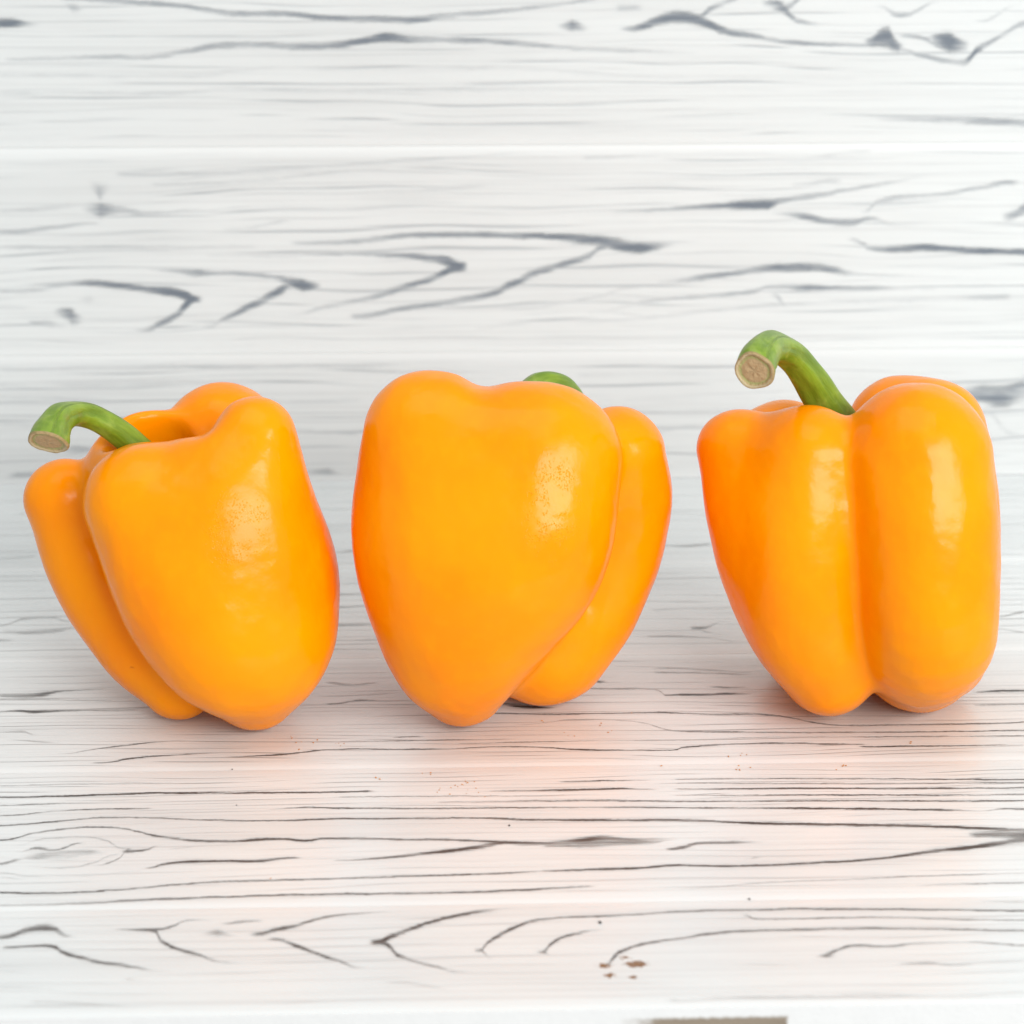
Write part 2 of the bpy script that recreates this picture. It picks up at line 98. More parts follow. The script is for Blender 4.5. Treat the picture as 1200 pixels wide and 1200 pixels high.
  [(0.0365,0.2254,0,0.0179),(0.0425,0.2254,0.5,0.0179),(0.0533,0.224,0.3,0.0179),(0.0593,0.224,0,0.0179),(0.3287,0.6806,0,0.0196),(0.3347,0.6806,0.5,0.0196),(0.3711,0.6855,0.4,0.0171),(0.3771,0.6855,0,0.0171),(0.6328,0.4665,0,0.0141),(0.6388,0.4665,0.4,0.0141),(0.6671,0.4817,0.3,0.0142),(0.7067,0.4668,0.2,0.0142),(0.7127,0.4668,0,0.0142),(0.9474,0.3489,0,0.0139),(0.9534,0.3489,0.4,0.0139),(0.988,0.4006,0.5,0.014),(0.994,0.4006,0,0.014)],
  [(0.0369,0.3152,0,0.0272),(0.0429,0.3152,0.35,0.0272),(0.0627,0.3034,0.5,0.0317),(0.0893,0.318,0.5,0.0318),(0.1079,0.3428,0.3,0.0183),(0.1139,0.3428,0,0.0183),(0.3298,0.1771,0,0.0111),(0.3358,0.1771,0.5,0.0111),(0.3897,0.1787,0.4,0.0111),(0.3957,0.1787,0,0.0111),(0.6666,0.2668,0,0.0227),(0.6726,0.2668,0.6,0.0227),(0.6796,0.2658,0.6,0.0182),(0.6907,0.301,0.4,0.0137),(0.7073,0.3356,0.2,0.0092),(0.7133,0.3356,0,0.0092)],
  [(0.0442,0.0237,0,0.0107),(0.0502,0.0237,0.45,0.0107),(0.0953,0.0262,0.5,0.0129),(0.1327,0.0383,0.2,0.0086),(0.1387,0.0383,0,0.0086),(0.3301,0.5357,0,0.0167),(0.3361,0.5357,0.5,0.0167),(0.3735,0.5497,0.4,0.0143),(0.3795,0.5497,0,0.0143),(0.6678,0.2484,0,0.0136),(0.6738,0.2484,0.5,0.0136),(0.6848,0.2197,0.4,0.0113),(0.7035,0.1902,0.2,0.009),(0.7095,0.1902,0,0.009)],
  [(0.0482,-0.0785,0,0.0105),(0.0542,-0.0785,0.3,0.0105),(0.0919,-0.0919,0.4,0.0105),(0.1298,-0.1137,0.2,0.0084),(0.1358,-0.1137,0,0.0084),(0.3306,0.0889,0,0.0109),(0.3366,0.0889,0.5,0.0109),(0.394,0.0811,0.3,0.0087),(0.4,0.0811,0,0.0087)],
 ],
 'T4': [
  [(-0.0229,0.6605,0,0.0304),(-0.0169,0.6605,0.25,0.0304),(0.0101,0.6473,0.25,0.0303),(0.0161,0.6473,0,0.0303),(0.2945,0.445,0,0.0195),(0.3005,0.445,0.2,0.0195),(0.353,0.4194,0.25,0.0194),(0.359,0.4194,0,0.0194),(0.6517,0.2029,0,0.014),(0.6577,0.2029,0.4,0.014),(0.6831,0.1906,0.5,0.0186),(0.7092,0.2063,0.5,0.0187),(0.7152,0.2063,0,0.0187),(0.9978,0.3151,0,0.0192),(1.004,0.3151,0.3,0.0192),(1.039,0.3207,0.3,0.0192),(1.045,0.3207,0,0.0192)],
  [(0.0008,0.1305,0,0.0228),(0.0068,0.1305,0.3,0.0228),(0.0393,0.1541,0.3,0.0183),(0.0453,0.1541,0,0.0183),(0.3184,0.6413,0,0.0203),(0.3244,0.6413,0.25,0.0203),(0.351,0.6484,0.25,0.0203),(0.357,0.6484,0,0.0203),(0.6687,0.5604,0,0.0201),(0.6747,0.5604,0.3,0.0201),(0.7187,0.5452,0.3,0.02),(0.7247,0.5452,0,0.02),(1.023,0.746,0,0.0209),(1.029,0.746,0.3,0.0209),(1.063,0.721,0.3,0.0208),(1.069,0.721,0,0.0208)],
  [(0.3239,0.1572,0,0.0184),(0.3299,0.1572,0.4,0.0184),(0.3635,0.181,0.5,0.0185),(0.3695,0.181,0,0.0185)],
 ],
 'W0': [
  [(0.1008,0.0182,0,0.0271),(0.1068,0.0182,0.6,0.0271),(0.1205,0.0507,0.7,0.0304),(0.1328,0.0698,0.6,0.0237),(0.1424,0.0959,0.2,0.0135),(0.1484,0.0959,0,0.0135),(0.3329,0.6336,0,0.0133),(0.3389,0.6336,0.25,0.0133),(0.3926,0.6422,0.2,0.0133),(0.3986,0.6422,0,0.0133),(0.5615,0.8127,0,0.0165),(0.5675,0.8127,0.2,0.0165),(0.6483,0.8191,0.2,0.0165),(0.6821,0.8031,0.1,0.0132),(0.6881,0.8031,0,0.0132),(0.8669,0.6406,0,0.0401),(0.8729,0.6406,0.5,0.0401),(0.8865,0.6394,0.8,0.0535),(0.9003,0.6181,0.9,0.0603),(0.9237,0.6829,0.6,0.0669),(0.9297,0.6829,0,0.0669)],
  [(0.1044,0.4744,0,0.0166),(0.1104,0.4744,0.25,0.0166),(0.137,0.4587,0.2,0.0166),(0.1503,0.4508,0.1,0.0133),(0.1563,0.4508,0,0.0133),(0.3354,0.4001,0,0.0134),(0.3414,0.4001,0.3,0.0134),(0.3684,0.3842,0.4,0.0134),(0.3892,0.3756,0.35,0.0134),(0.3952,0.3756,0,0.0134),(0.5752,0.6125,0,0.0167),(0.5812,0.6125,0.15,0.0167),(0.6691,0.6315,0.15,0.0167),(0.6751,0.6315,0,0.0167),(0.8815,0.5053,0,0.0269),(0.8875,0.5053,0.25,0.0269),(0.9033,0.3962,0.3,0.0236),(0.9267,0.2994,0.2,0.0203),(0.9327,0.2994,0,0.0203)],
  [(0.106,0.6798,0,0.0132),(0.112,0.6798,0.25,0.0132),(0.1718,0.6614,0.3,0.0132),(0.2118,0.6447,0.1,0.0099),(0.2178,0.6447,0,0.0099),(0.3431,0.0556,0,0.0204),(0.3491,0.0556,0.4,0.0204),(0.3674,0.0538,0.8,0.034),(0.3775,0.0257,0.6,0.0272),(0.3884,0.045,0.4,0.0204),(0.3944,0.045,0,0.0204),(0.613,0.3277,0,0.0135),(0.619,0.3277,0.3,0.0135),(0.6359,0.38,0.35,0.0135),(0.6616,0.4046,0.3,0.0135),(0.6676,0.4046,0,0.0135),(0.892,0.0093,0,0.0137),(0.898,0.0093,0.4,0.0137),(0.9289,0.0268,0.4,0.0137),(0.9349,0.0268,0,0.0137)],
  [(0.1067,0.772,0,0.0164),(0.1127,0.772,0.25,0.0164),(0.2459,0.7738,0.25,0.0165),(0.3796,0.7955,0.1,0.0132),(0.3856,0.7955,0,0.0132),(0.6341,0.0274,0,0.0136),(0.6401,0.0274,0.4,0.0136),(0.6655,0.0181,0.4,0.0137),(0.6715,0.0181,0,0.0137)],  # last stroke here is a painted shadow along the foot of the wall
  [(0.1077,0.8966,0,0.0131),(0.1137,0.8966,0.3,0.0131),(0.2133,0.908,0.3,0.0131),(0.2898,0.9016,0.35,0.0164),(0.4133,0.9046,0.3,0.0131),(0.4333,0.9029,0.1,0.0099),(0.4393,0.9029,0,0.0099)],
  [(0.1497,0.263,0,0.0168),(0.1557,0.263,0.2,0.0168),(0.1692,0.2685,0.5,0.0269),(0.1813,0.2674,0.4,0.0201),(0.1873,0.2674,0,0.0201)],
 ],
 'W1': [
  [(0.1114,0.2403,0,0.0083),(0.1174,0.2403,0.25,0.0083),(0.1358,0.2394,0.25,0.0084),(0.1437,0.239,0.1,0.0084),(0.1497,0.239,0,0.0084),(0.1735,0.2707,0,0.0125),(0.1795,0.2707,0.2,0.0125),(0.1861,0.2703,0.4,0.0188),(0.1927,0.27,0.1,0.0104),(0.1987,0.27,0,0.0104),(0.2094,0.8752,0,0.01),(0.2154,0.8752,0.3,0.01),(0.2412,0.8742,0.35,0.0121),(0.2865,0.8765,0.3,0.008),(0.3513,0.8982,0.3,0.008),(0.4357,0.9312,0.3,0.008),(0.5137,0.9605,0.3,0.006),(0.5397,0.9676,0.1,0.006),(0.5457,0.9676,0,0.006),(0.5577,0.1426,0,0.0085),(0.5637,0.1426,0.2,0.0085),(0.6337,0.1729,0.3,0.0084),(0.7137,0.2196,0.3,0.0105),(0.8475,0.2469,0.3,0.0084),(0.9012,0.2527,0.4,0.0106),(0.9072,0.2527,0,0.0106)],
  [(0.1124,0.3194,0,0.0083),(0.1184,0.3194,0.4,0.0083),(0.1446,0.3223,0.5,0.0104),(0.1678,0.3461,0.4,0.0083),(0.1876,0.3535,0.7,0.0104),(0.2104,0.34,0.8,0.0125),(0.2365,0.3179,0.8,0.0125),(0.2528,0.3047,0.9,0.0146),(0.2638,0.2833,0.95,0.0167),(0.269,0.2705,0.8,0.0125),(0.275,0.2705,0,0.0125),(0.2883,0.6043,0,0.0102),(0.2943,0.6043,0.2,0.0102),(0.337,0.6434,0.3,0.0082),(0.3468,0.6511,0.1,0.0082),(0.3528,0.6511,0,0.0082),(0.3848,0.1807,0,0.0105),(0.3908,0.1807,0.4,0.0105),(0.4274,0.2168,0.55,0.0105),(0.4606,0.2445,0.6,0.0105),(0.4938,0.2806,0.6,0.0126),(0.5137,0.3341,0.75,0.0146),(0.5335,0.3915,0.75,0.0146),(0.5533,0.428,0.7,0.0125),(0.5731,0.4686,0.7,0.0124),(0.5895,0.5175,0.7,0.0103),(0.5955,0.5175,0,0.0103),(0.6218,0.3371,0,0.0084),(0.6278,0.3371,0.3,0.0084),(0.6597,0.3565,0.6,0.0125),(0.6861,0.3803,0.6,0.0104),(0.7193,0.4038,0.8,0.0146),(0.7459,0.4068,0.9,0.0146),(0.766,0.3892,0.7,0.0125),(0.7795,0.3718,0.4,0.0084),(0.8464,0.3604,0.1,0.0042),(0.8524,0.3604,0,0.0042),(0.8905,0.6447,0,0.0165),(0.8965,0.6447,0.5,0.0165),(0.9127,0.6811,0.7,0.0206),(0.9187,0.6811,0,0.0206)],
  [(0.115,0.5298,0,0.0082),(0.121,0.5298,0.3,0.0082),(0.186,0.527,0.4,0.0082),(0.2709,0.5232,0.3,0.0082),(0.3134,0.5255,0.2,0.0062),(0.3194,0.5255,0,0.0062),(0.3318,0.1876,0,0.0084),(0.3378,0.1876,0.15,0.0084),(0.3678,0.2281,0.4,0.0105),(0.401,0.2684,0.5,0.0105),(0.421,0.305,0.65,0.0125),(0.4409,0.3416,0.7,0.0125),(0.4575,0.3783,0.8,0.0125),(0.4747,0.4191,0.95,0.0166),(0.4807,0.4191,0,0.0166),(0.501,0.2129,0,0.0063),(0.507,0.2129,0.2,0.0063),(0.5801,0.2681,0.3,0.0063),(0.6099,0.3128,0.3,0.0084),(0.6159,0.3128,0,0.0084),(0.7103,0.6686,0,0.0082),(0.7163,0.6686,0.2,0.0082),(0.7408,0.6511,0.7,0.0164),(0.7575,0.6258,0.6,0.0124),(0.7774,0.6208,0.6,0.0124),(0.7905,0.6409,0.5,0.0082),(0.804,0.6156,0.3,0.0082),(0.8253,0.6023,0.1,0.0062),(0.8313,0.6023,0,0.0062)],
  [(0.1158,0.6034,0,0.0102),(0.1218,0.6034,0.45,0.0102),(0.161,0.6222,0.4,0.0082),(0.195,0.6412,0.3,0.0061),(0.201,0.6412,0,0.0061),(0.2155,0.1177,0,0.0084),(0.2215,0.1177,0.3,0.0084),(0.2417,0.1587,0.6,0.0126),(0.2539,0.2001,0.7,0.0147),(0.2636,0.2582,0.9,0.0167),(0.2683,0.2706,0.8,0.0104),(0.2743,0.2706,0,0.0104),(0.3402,0.5405,0,0.0082),(0.3462,0.5405,0.3,0.0082),(0.3823,0.543,0.5,0.0082),(0.4086,0.5542,0.6,0.0103),(0.4349,0.5737,0.6,0.0103),(0.4874,0.5755,0.7,0.0103),(0.5137,0.5703,0.8,0.0103),(0.5466,0.5606,0.85,0.0124),(0.5796,0.5427,0.9,0.0165),(0.5928,0.5256,0.95,0.0207),(0.6127,0.5082,1,0.0207),(0.6378,0.5195,0.3,0.0083),(0.6438,0.5195,0,0.0083),(0.7128,0.2699,0,0.0126),(0.7188,0.2699,0.3,0.0126),(0.7229,0.2445,0.5,0.0147),(0.7271,0.2232,0.3,0.0105),(0.7331,0.2232,0,0.0105),(0.7708,0.5383,0,0.0083),(0.7768,0.5383,0.4,0.0083),(0.7917,0.4962,0.6,0.0104),(0.8117,0.4912,0.8,0.0125),(0.8316,0.4986,0.9,0.0125),(0.8584,0.485,0.9,0.0104),(0.9152,0.4742,0.8,0.0104),(0.9212,0.4742,0,0.0104)],
  [(0.1171,0.7052,0,0.0081),(0.1231,0.7052,0.3,0.0081),(0.1751,0.7233,0.35,0.0081),(0.1848,0.727,0.1,0.0061),(0.1908,0.727,0,0.0061),(0.228,0.4176,0,0.0062),(0.234,0.4176,0.3,0.0062),(0.2732,0.3993,0.7,0.0124),(0.2896,0.3985,0.5,0.0083),(0.3289,0.376,0.5,0.0083),(0.342,0.3546,0.8,0.0146),(0.3518,0.3375,1,0.0208),(0.3617,0.3329,0.6,0.0125),(0.3677,0.3329,0,0.0125),(0.4131,0.7825,0,0.0081),(0.4191,0.7825,0.2,0.0081),(0.4876,0.8082,0.3,0.0081),(0.5006,0.8158,0.1,0.0061),(0.5066,0.8158,0,0.0061),(0.563,0.9384,0,0.0081),(0.569,0.9384,0.25,0.0081),(0.6439,0.9558,0.3,0.0081),(0.7256,0.9609,0.1,0.0081),(0.7316,0.9609,0,0.0081),(0.7796,0.6739,0,0.0062),(0.7856,0.6739,0.3,0.0062),(0.7932,0.7146,0.5,0.0082),(0.8095,0.7385,0.5,0.0102),(0.8423,0.7536,0.5,0.0082),(0.875,0.7849,0.6,0.0082),(0.8999,0.8084,0.5,0.0102),(0.9059,0.8084,0,0.0102)],
  [(0.1355,0.1595,0,0.0105),(0.1415,0.1595,0.4,0.0105),(0.1559,0.1546,0.4,0.0126),(0.1702,0.1329,0.1,0.0063),(0.1762,0.1329,0,0.0063),(0.187,0.8318,0,0.0202),(0.193,0.8318,0.2,0.0202),(0.1991,0.7912,0.45,0.0323),(0.2057,0.8111,0.2,0.0161),(0.2117,0.8111,0,0.0161),(0.2348,0.8259,0,0.0081),(0.2408,0.8259,0.3,0.0081),(0.3186,0.839,0.3,0.0081),(0.4162,0.8917,0.25,0.0081),(0.4222,0.8917,0,0.0081),(0.481,0.1211,0,0.0085),(0.487,0.1211,0.2,0.0085),(0.5137,0.1367,0.25,0.0085),(0.5537,0.1642,0.1,0.0084),(0.5597,0.1642,0,0.0084),(0.5864,0.6818,0,0.0061),(0.5924,0.6818,0.3,0.0061),(0.6384,0.6922,0.5,0.0082),(0.6778,0.707,0.7,0.0102),(0.691,0.7106,0.9,0.0143),(0.7107,0.7098,0.9,0.0164),(0.7172,0.7258,0.6,0.0123),(0.7434,0.7493,0.6,0.0102),(0.7696,0.7768,0.6,0.0082),(0.8088,0.816,0.4,0.0081),(0.8316,0.8355,0.1,0.0061),(0.8376,0.8355,0,0.0061)],
  [(0.1558,0.213,0,0.0167),(0.1618,0.213,0.4,0.0167),(0.1721,0.1916,0.85,0.0294),(0.1812,0.1785,0.3,0.0126),(0.1872,0.1785,0,0.0126),(0.2686,0.136,0,0.0084),(0.2746,0.136,0.3,0.0084),(0.2881,0.169,0.5,0.0105),(0.3049,0.2186,0.7,0.0126),(0.3217,0.268,0.75,0.0146),(0.3352,0.3133,0.8,0.0167),(0.3405,0.3297,0.5,0.0125),(0.3465,0.3297,0,0.0125),(0.5676,0.1928,0,0.0084),(0.5736,0.1928,0.2,0.0084),(0.6201,0.2452,0.35,0.0084),(0.7,0.2876,0.5,0.0084),(0.7198,0.3118,0.5,0.0084),(0.7432,0.3065,0.7,0.0126),(0.7667,0.3012,0.6,0.0105),(0.8202,0.2987,0.4,0.0063),(0.8871,0.3124,0.2,0.0063),(0.8931,0.3124,0,0.0063)],
  [(0.1819,0.7106,0,0.0162),(0.1879,0.7106,0.3,0.0162),(0.1988,0.702,0.75,0.0285),(0.2106,0.7056,0.5,0.0163),(0.2331,0.6884,0.4,0.0081),(0.2755,0.6989,0.3,0.0061),(0.2815,0.6989,0,0.0061),(0.7198,0.9245,0,0.0101),(0.7258,0.9245,0.2,0.0101),(0.7864,0.9627,0.35,0.0081),(0.7924,0.9627,0,0.0081)],
  [(0.2744,0.4816,0,0.0062),(0.2804,0.4816,0.2,0.0062),(0.3361,0.4833,0.4,0.0083),(0.3821,0.4895,0.5,0.0083),(0.4149,0.4839,0.6,0.0103),(0.4478,0.4659,0.75,0.0124),(0.4642,0.4486,0.9,0.0166),(0.4747,0.4233,0.95,0.0166),(0.4807,0.4233,0,0.0166),(0.7239,0.7987,0,0.0122),(0.7299,0.7987,0.3,0.0122),(0.7639,0.8218,0.4,0.0122),(0.7699,0.8218,0,0.0122)],
 ],
 'W2': [
  [(0.1211,0.0343,0,0.0079),(0.1271,0.0343,0.2,0.0079),(0.3198,0.0394,0.2,0.008),(0.5786,0.0383,0.15,0.008),(0.5846,0.0383,0,0.008),(0.6456,0.5752,0,0.0116),(0.6516,0.5752,0.8,0.0116),(0.6579,0.606,0.6,0.0116),(0.6667,0.6366,0.5,0.0096),(0.6794,0.6633,0.5,0.0077),(0.692,0.6938,0.4,0.0077),(0.698,0.6938,0,0.0077),(0.7094,0.6277,0,0.0116),(0.7154,0.6277,0.6,0.0116),(0.7273,0.6621,0.5,0.0096),(0.7354,0.6927,0.4,0.0077),(0.7414,0.6927,0,0.0077),(0.7761,0.4667,0,0.0137),(0.7821,0.4667,0.7,0.0137),(0.7897,0.486,0.9,0.0273),(0.7961,0.4897,0.9,0.0352),(0.8043,0.4426,0.7,0.0196),(0.8103,0.4426,0,0.0196),(0.8251,0.4771,0,0.0195),(0.8311,0.4771,0.6,0.0195),(0.8428,0.465,1,0.0333),(0.8546,0.4491,0.6,0.0176),(0.8606,0.4491,0,0.0176)],
  [(0.1237,0.2513,0,0.0098),(0.1297,0.2513,0.25,0.0098),(0.2572,0.2512,0.3,0.0079),(0.302,0.2655,0.3,0.0079),(0.4173,0.258,0.3,0.0079),(0.5137,0.2589,0.3,0.0079),(0.6298,0.2513,0.1,0.0059),(0.6358,0.2513,0,0.0059),(0.6978,0.6434,0,0.0154),(0.7038,0.6434,0.5,0.0154),(0.7167,0.6238,0.8,0.0193),(0.7214,0.5928,0.7,0.0116),(0.7344,0.5575,0.5,0.0078),(0.7519,0.5493,0.2,0.0058),(0.7579,0.5493,0,0.0058),(0.7824,0.6297,0,0.0058),(0.7884,0.6297,0.3,0.0058),(0.8049,0.5906,0.5,0.0097),(0.8206,0.6212,0.4,0.0077),(0.8319,0.6518,0.2,0.0058),(0.8379,0.6518,0,0.0058),(0.859,0.5619,0,0.0078),(0.865,0.5619,0.3,0.0078),(0.8788,0.5965,0.4,0.0078),(0.8945,0.6348,0.2,0.0077),(0.9005,0.6348,0,0.0077)],
  [(0.1247,0.3373,0,0.0078),(0.1307,0.3373,0.25,0.0078),(0.2578,0.3257,0.25,0.0098),(0.3345,0.3624,0.25,0.0078),(0.5137,0.3571,0.25,0.0098),(0.6167,0.3148,0.2,0.0079),(0.7719,0.3022,0.15,0.0079),(0.7779,0.3022,0,0.0079),(0.7958,0.431,0,0.0078),(0.8018,0.431,0.4,0.0078),(0.8227,0.4069,0.5,0.0078),(0.8424,0.3788,0.5,0.0098),(0.8542,0.3706,0.6,0.0118),(0.8615,0.4175,0.9,0.0157),(0.8739,0.4642,0.6,0.0098),(0.8863,0.5107,0.5,0.0098),(0.902,0.5492,0.5,0.0097),(0.908,0.5492,0,0.0097)],
  [(0.1275,0.5695,0,0.0154),(0.1335,0.5695,0.9,0.0154),(0.143,0.5731,0.9,0.0134),(0.1512,0.569,0.6,0.0096),(0.1637,0.5648,0.1,0.0077),(0.1697,0.5648,0,0.0077),(0.3785,0.085,0,0.0099),(0.3845,0.085,0.15,0.0099),(0.7085,0.0818,0.15,0.01),(0.7737,0.0836,0.1,0.008),(0.7797,0.0836,0,0.008),(0.8017,0.4972,0,0.0078),(0.8077,0.4972,0.4,0.0078),(0.8252,0.4811,0.6,0.0078),(0.8405,0.4416,0.5,0.0078),(0.8465,0.4416,0,0.0078)],
  [(0.1319,0.4071,0,0.0078),(0.1379,0.4071,0.3,0.0078),(0.1823,0.4136,0.4,0.0078),(0.2204,0.4164,0.5,0.0097),(0.2458,0.4196,0.5,0.0097),(0.2714,0.4421,0.5,0.0097),(0.3002,0.4685,0.6,0.0116),(0.3288,0.4677,0.6,0.0097),(0.3542,0.4592,0.65,0.0116),(0.3861,0.47,0.7,0.0116),(0.4052,0.4888,0.8,0.0116),(0.4193,0.5001,0.95,0.0136),(0.4371,0.4918,0.7,0.0116),(0.4754,0.4869,0.7,0.0097),(0.5137,0.4742,0.6,0.0097),(0.5457,0.4538,0.5,0.0078),(0.5906,0.437,0.45,0.0078),(0.6517,0.4235,0.2,0.0059),(0.6577,0.4235,0,0.0059),(0.787,0.1109,0,0.008),(0.793,0.1109,0.2,0.008),(0.8387,0.1094,0.5,0.012),(0.8715,0.1003,0.6,0.014),(0.9077,0.087,0.6,0.014),(0.9137,0.087,0,0.014)],
  [(0.176,0.6831,0,0.0095),(0.182,0.6831,0.5,0.0095),(0.2227,0.6669,0.55,0.0096),(0.2667,0.6466,0.55,0.0096),(0.3043,0.6112,0.6,0.0096),(0.3423,0.6102,0.6,0.0096),(0.3739,0.5901,0.7,0.0096),(0.4119,0.5834,0.75,0.0116),(0.4341,0.577,0.75,0.0116),(0.4628,0.5955,0.65,0.0096),(0.4882,0.6065,0.55,0.0096),(0.5137,0.6212,0.5,0.0077),(0.5455,0.6435,0.45,0.0077),(0.5709,0.666,0.4,0.0058),(0.59,0.6886,0.3,0.0058),(0.596,0.6886,0,0.0058)],
  [(0.1775,0.6487,0,0.0096),(0.1835,0.6487,0.3,0.0096),(0.1891,0.6371,0.5,0.0192),(0.1947,0.637,0.2,0.0077),(0.2007,0.637,0,0.0077),(0.5447,0.5469,0,0.0116),(0.5507,0.5469,0.4,0.0116),(0.5596,0.5505,0.8,0.0194),(0.5699,0.5386,0.2,0.0116),(0.5759,0.5386,0,0.0116),(0.5879,0.6308,0,0.0116),(0.5939,0.6308,0.4,0.0116),(0.6073,0.6304,0.4,0.0116),(0.6133,0.6304,0,0.0116)],
  [(0.592,0.534,0,0.0078),(0.598,0.534,0.4,0.0078),(0.6127,0.5491,0.9,0.0136),(0.6254,0.5759,0.9,0.0174),(0.6382,0.5872,1,0.0194),(0.651,0.5752,1,0.0174),(0.6607,0.5556,0.9,0.0155),(0.6724,0.5242,0.8,0.0117),(0.6931,0.5004,0.6,0.0078),(0.719,0.4724,0.6,0.0078),(0.7835,0.455,0.5,0.0078),(0.7895,0.455,0,0.0078)],
 ],
}

BOARD_ROWS = {'T0': (-0.14825, -0.10025), 'T1': (-0.10025, -0.02525), 'T2': (-0.02525, 0.04975),
              'T3': (0.04975, 0.12475), 'T4': (0.12475, 0.21205)}
WALL_ROWS = {'W0': (0.0, 0.04875), 'W1': (0.04875, 0.12375), 'W2': (0.12375, 0.19875), 'W3': (0.19875, 0.27375)}
WALL_Y = 0.21205


# ------------------------------------------------------------------ node helper
class NT:
    def __init__(self, name):
        self.m = bpy.data.materials.new(name)
        self.m.use_nodes = True
        self.t = self.m.node_tree
        self.b = self.t.nodes['Principled BSDF']

    def n(self, typ, **kw):
        nd = self.t.nodes.new(typ)
        for k, v in kw.items():
            setattr(nd, k, v)
        return nd

    def put(self, sock, v):
        if v is None:
            return
        if hasattr(v, 'is_output'):
            self.t.links.new(v, sock)
        else:
            sock.default_value = v

    def math(self, op, a, b=None, c=None, clamp=False):
        nd = self.n('ShaderNodeMath', operation=op, use_clamp=clamp)
        self.put(nd.inputs[0], a)
        self.put(nd.inputs[1], b)
        self.put(nd.inputs[2], c)
        return nd.outputs[0]

    def smooth(self, x, a, b, lo=0.0, hi=1.0):
        nd = self.n('ShaderNodeMapRange', interpolation_type='SMOOTHSTEP')
        self.put(nd.inputs['Value'], x)
        self.put(nd.inputs['From Min'], a)
        self.put(nd.inputs['From Max'], b)
        self.put(nd.inputs['To Min'], lo)
        self.put(nd.inputs['To Max'], hi)
        return nd.outputs[0]

    def comb(self, x, y, z=0.0):
        nd = self.n('ShaderNodeCombineXYZ')
        self.put(nd.inputs[0], x)
        self.put(nd.inputs[1], y)
        self.put(nd.inputs[2], z)
        return nd.outputs[0]

    def noise(self, vec, scale=1.0, detail=2.0, rough=0.5):
        nd = self.n('ShaderNodeTexNoise')
        self.put(nd.inputs['Vector'], vec)
        nd.inputs['Scale'].default_value = scale
        nd.inputs['Detail'].default_value = detail
        nd.inputs['Roughness'].default_value = rough
        return nd.outputs['Fac']

    def mix(self, f, a, b):
        nd = self.n('ShaderNodeMix', data_type='RGBA')
        self.put(nd.inputs[0], f)
        self.put(nd.inputs[6], a)
        self.put(nd.inputs[7], b)
        return nd.outputs[2]

    def bump(self, h, dist, strength=1.0, normal=None):
        nd = self.n('ShaderNodeBump')
        self.put(nd.inputs['Height'], h)
        nd.inputs['Distance'].default_value = dist
        nd.inputs['Strength'].default_value = strength
        if normal is not None:
            self.put(nd.inputs['Normal'], normal)
        return nd.outputs[0]


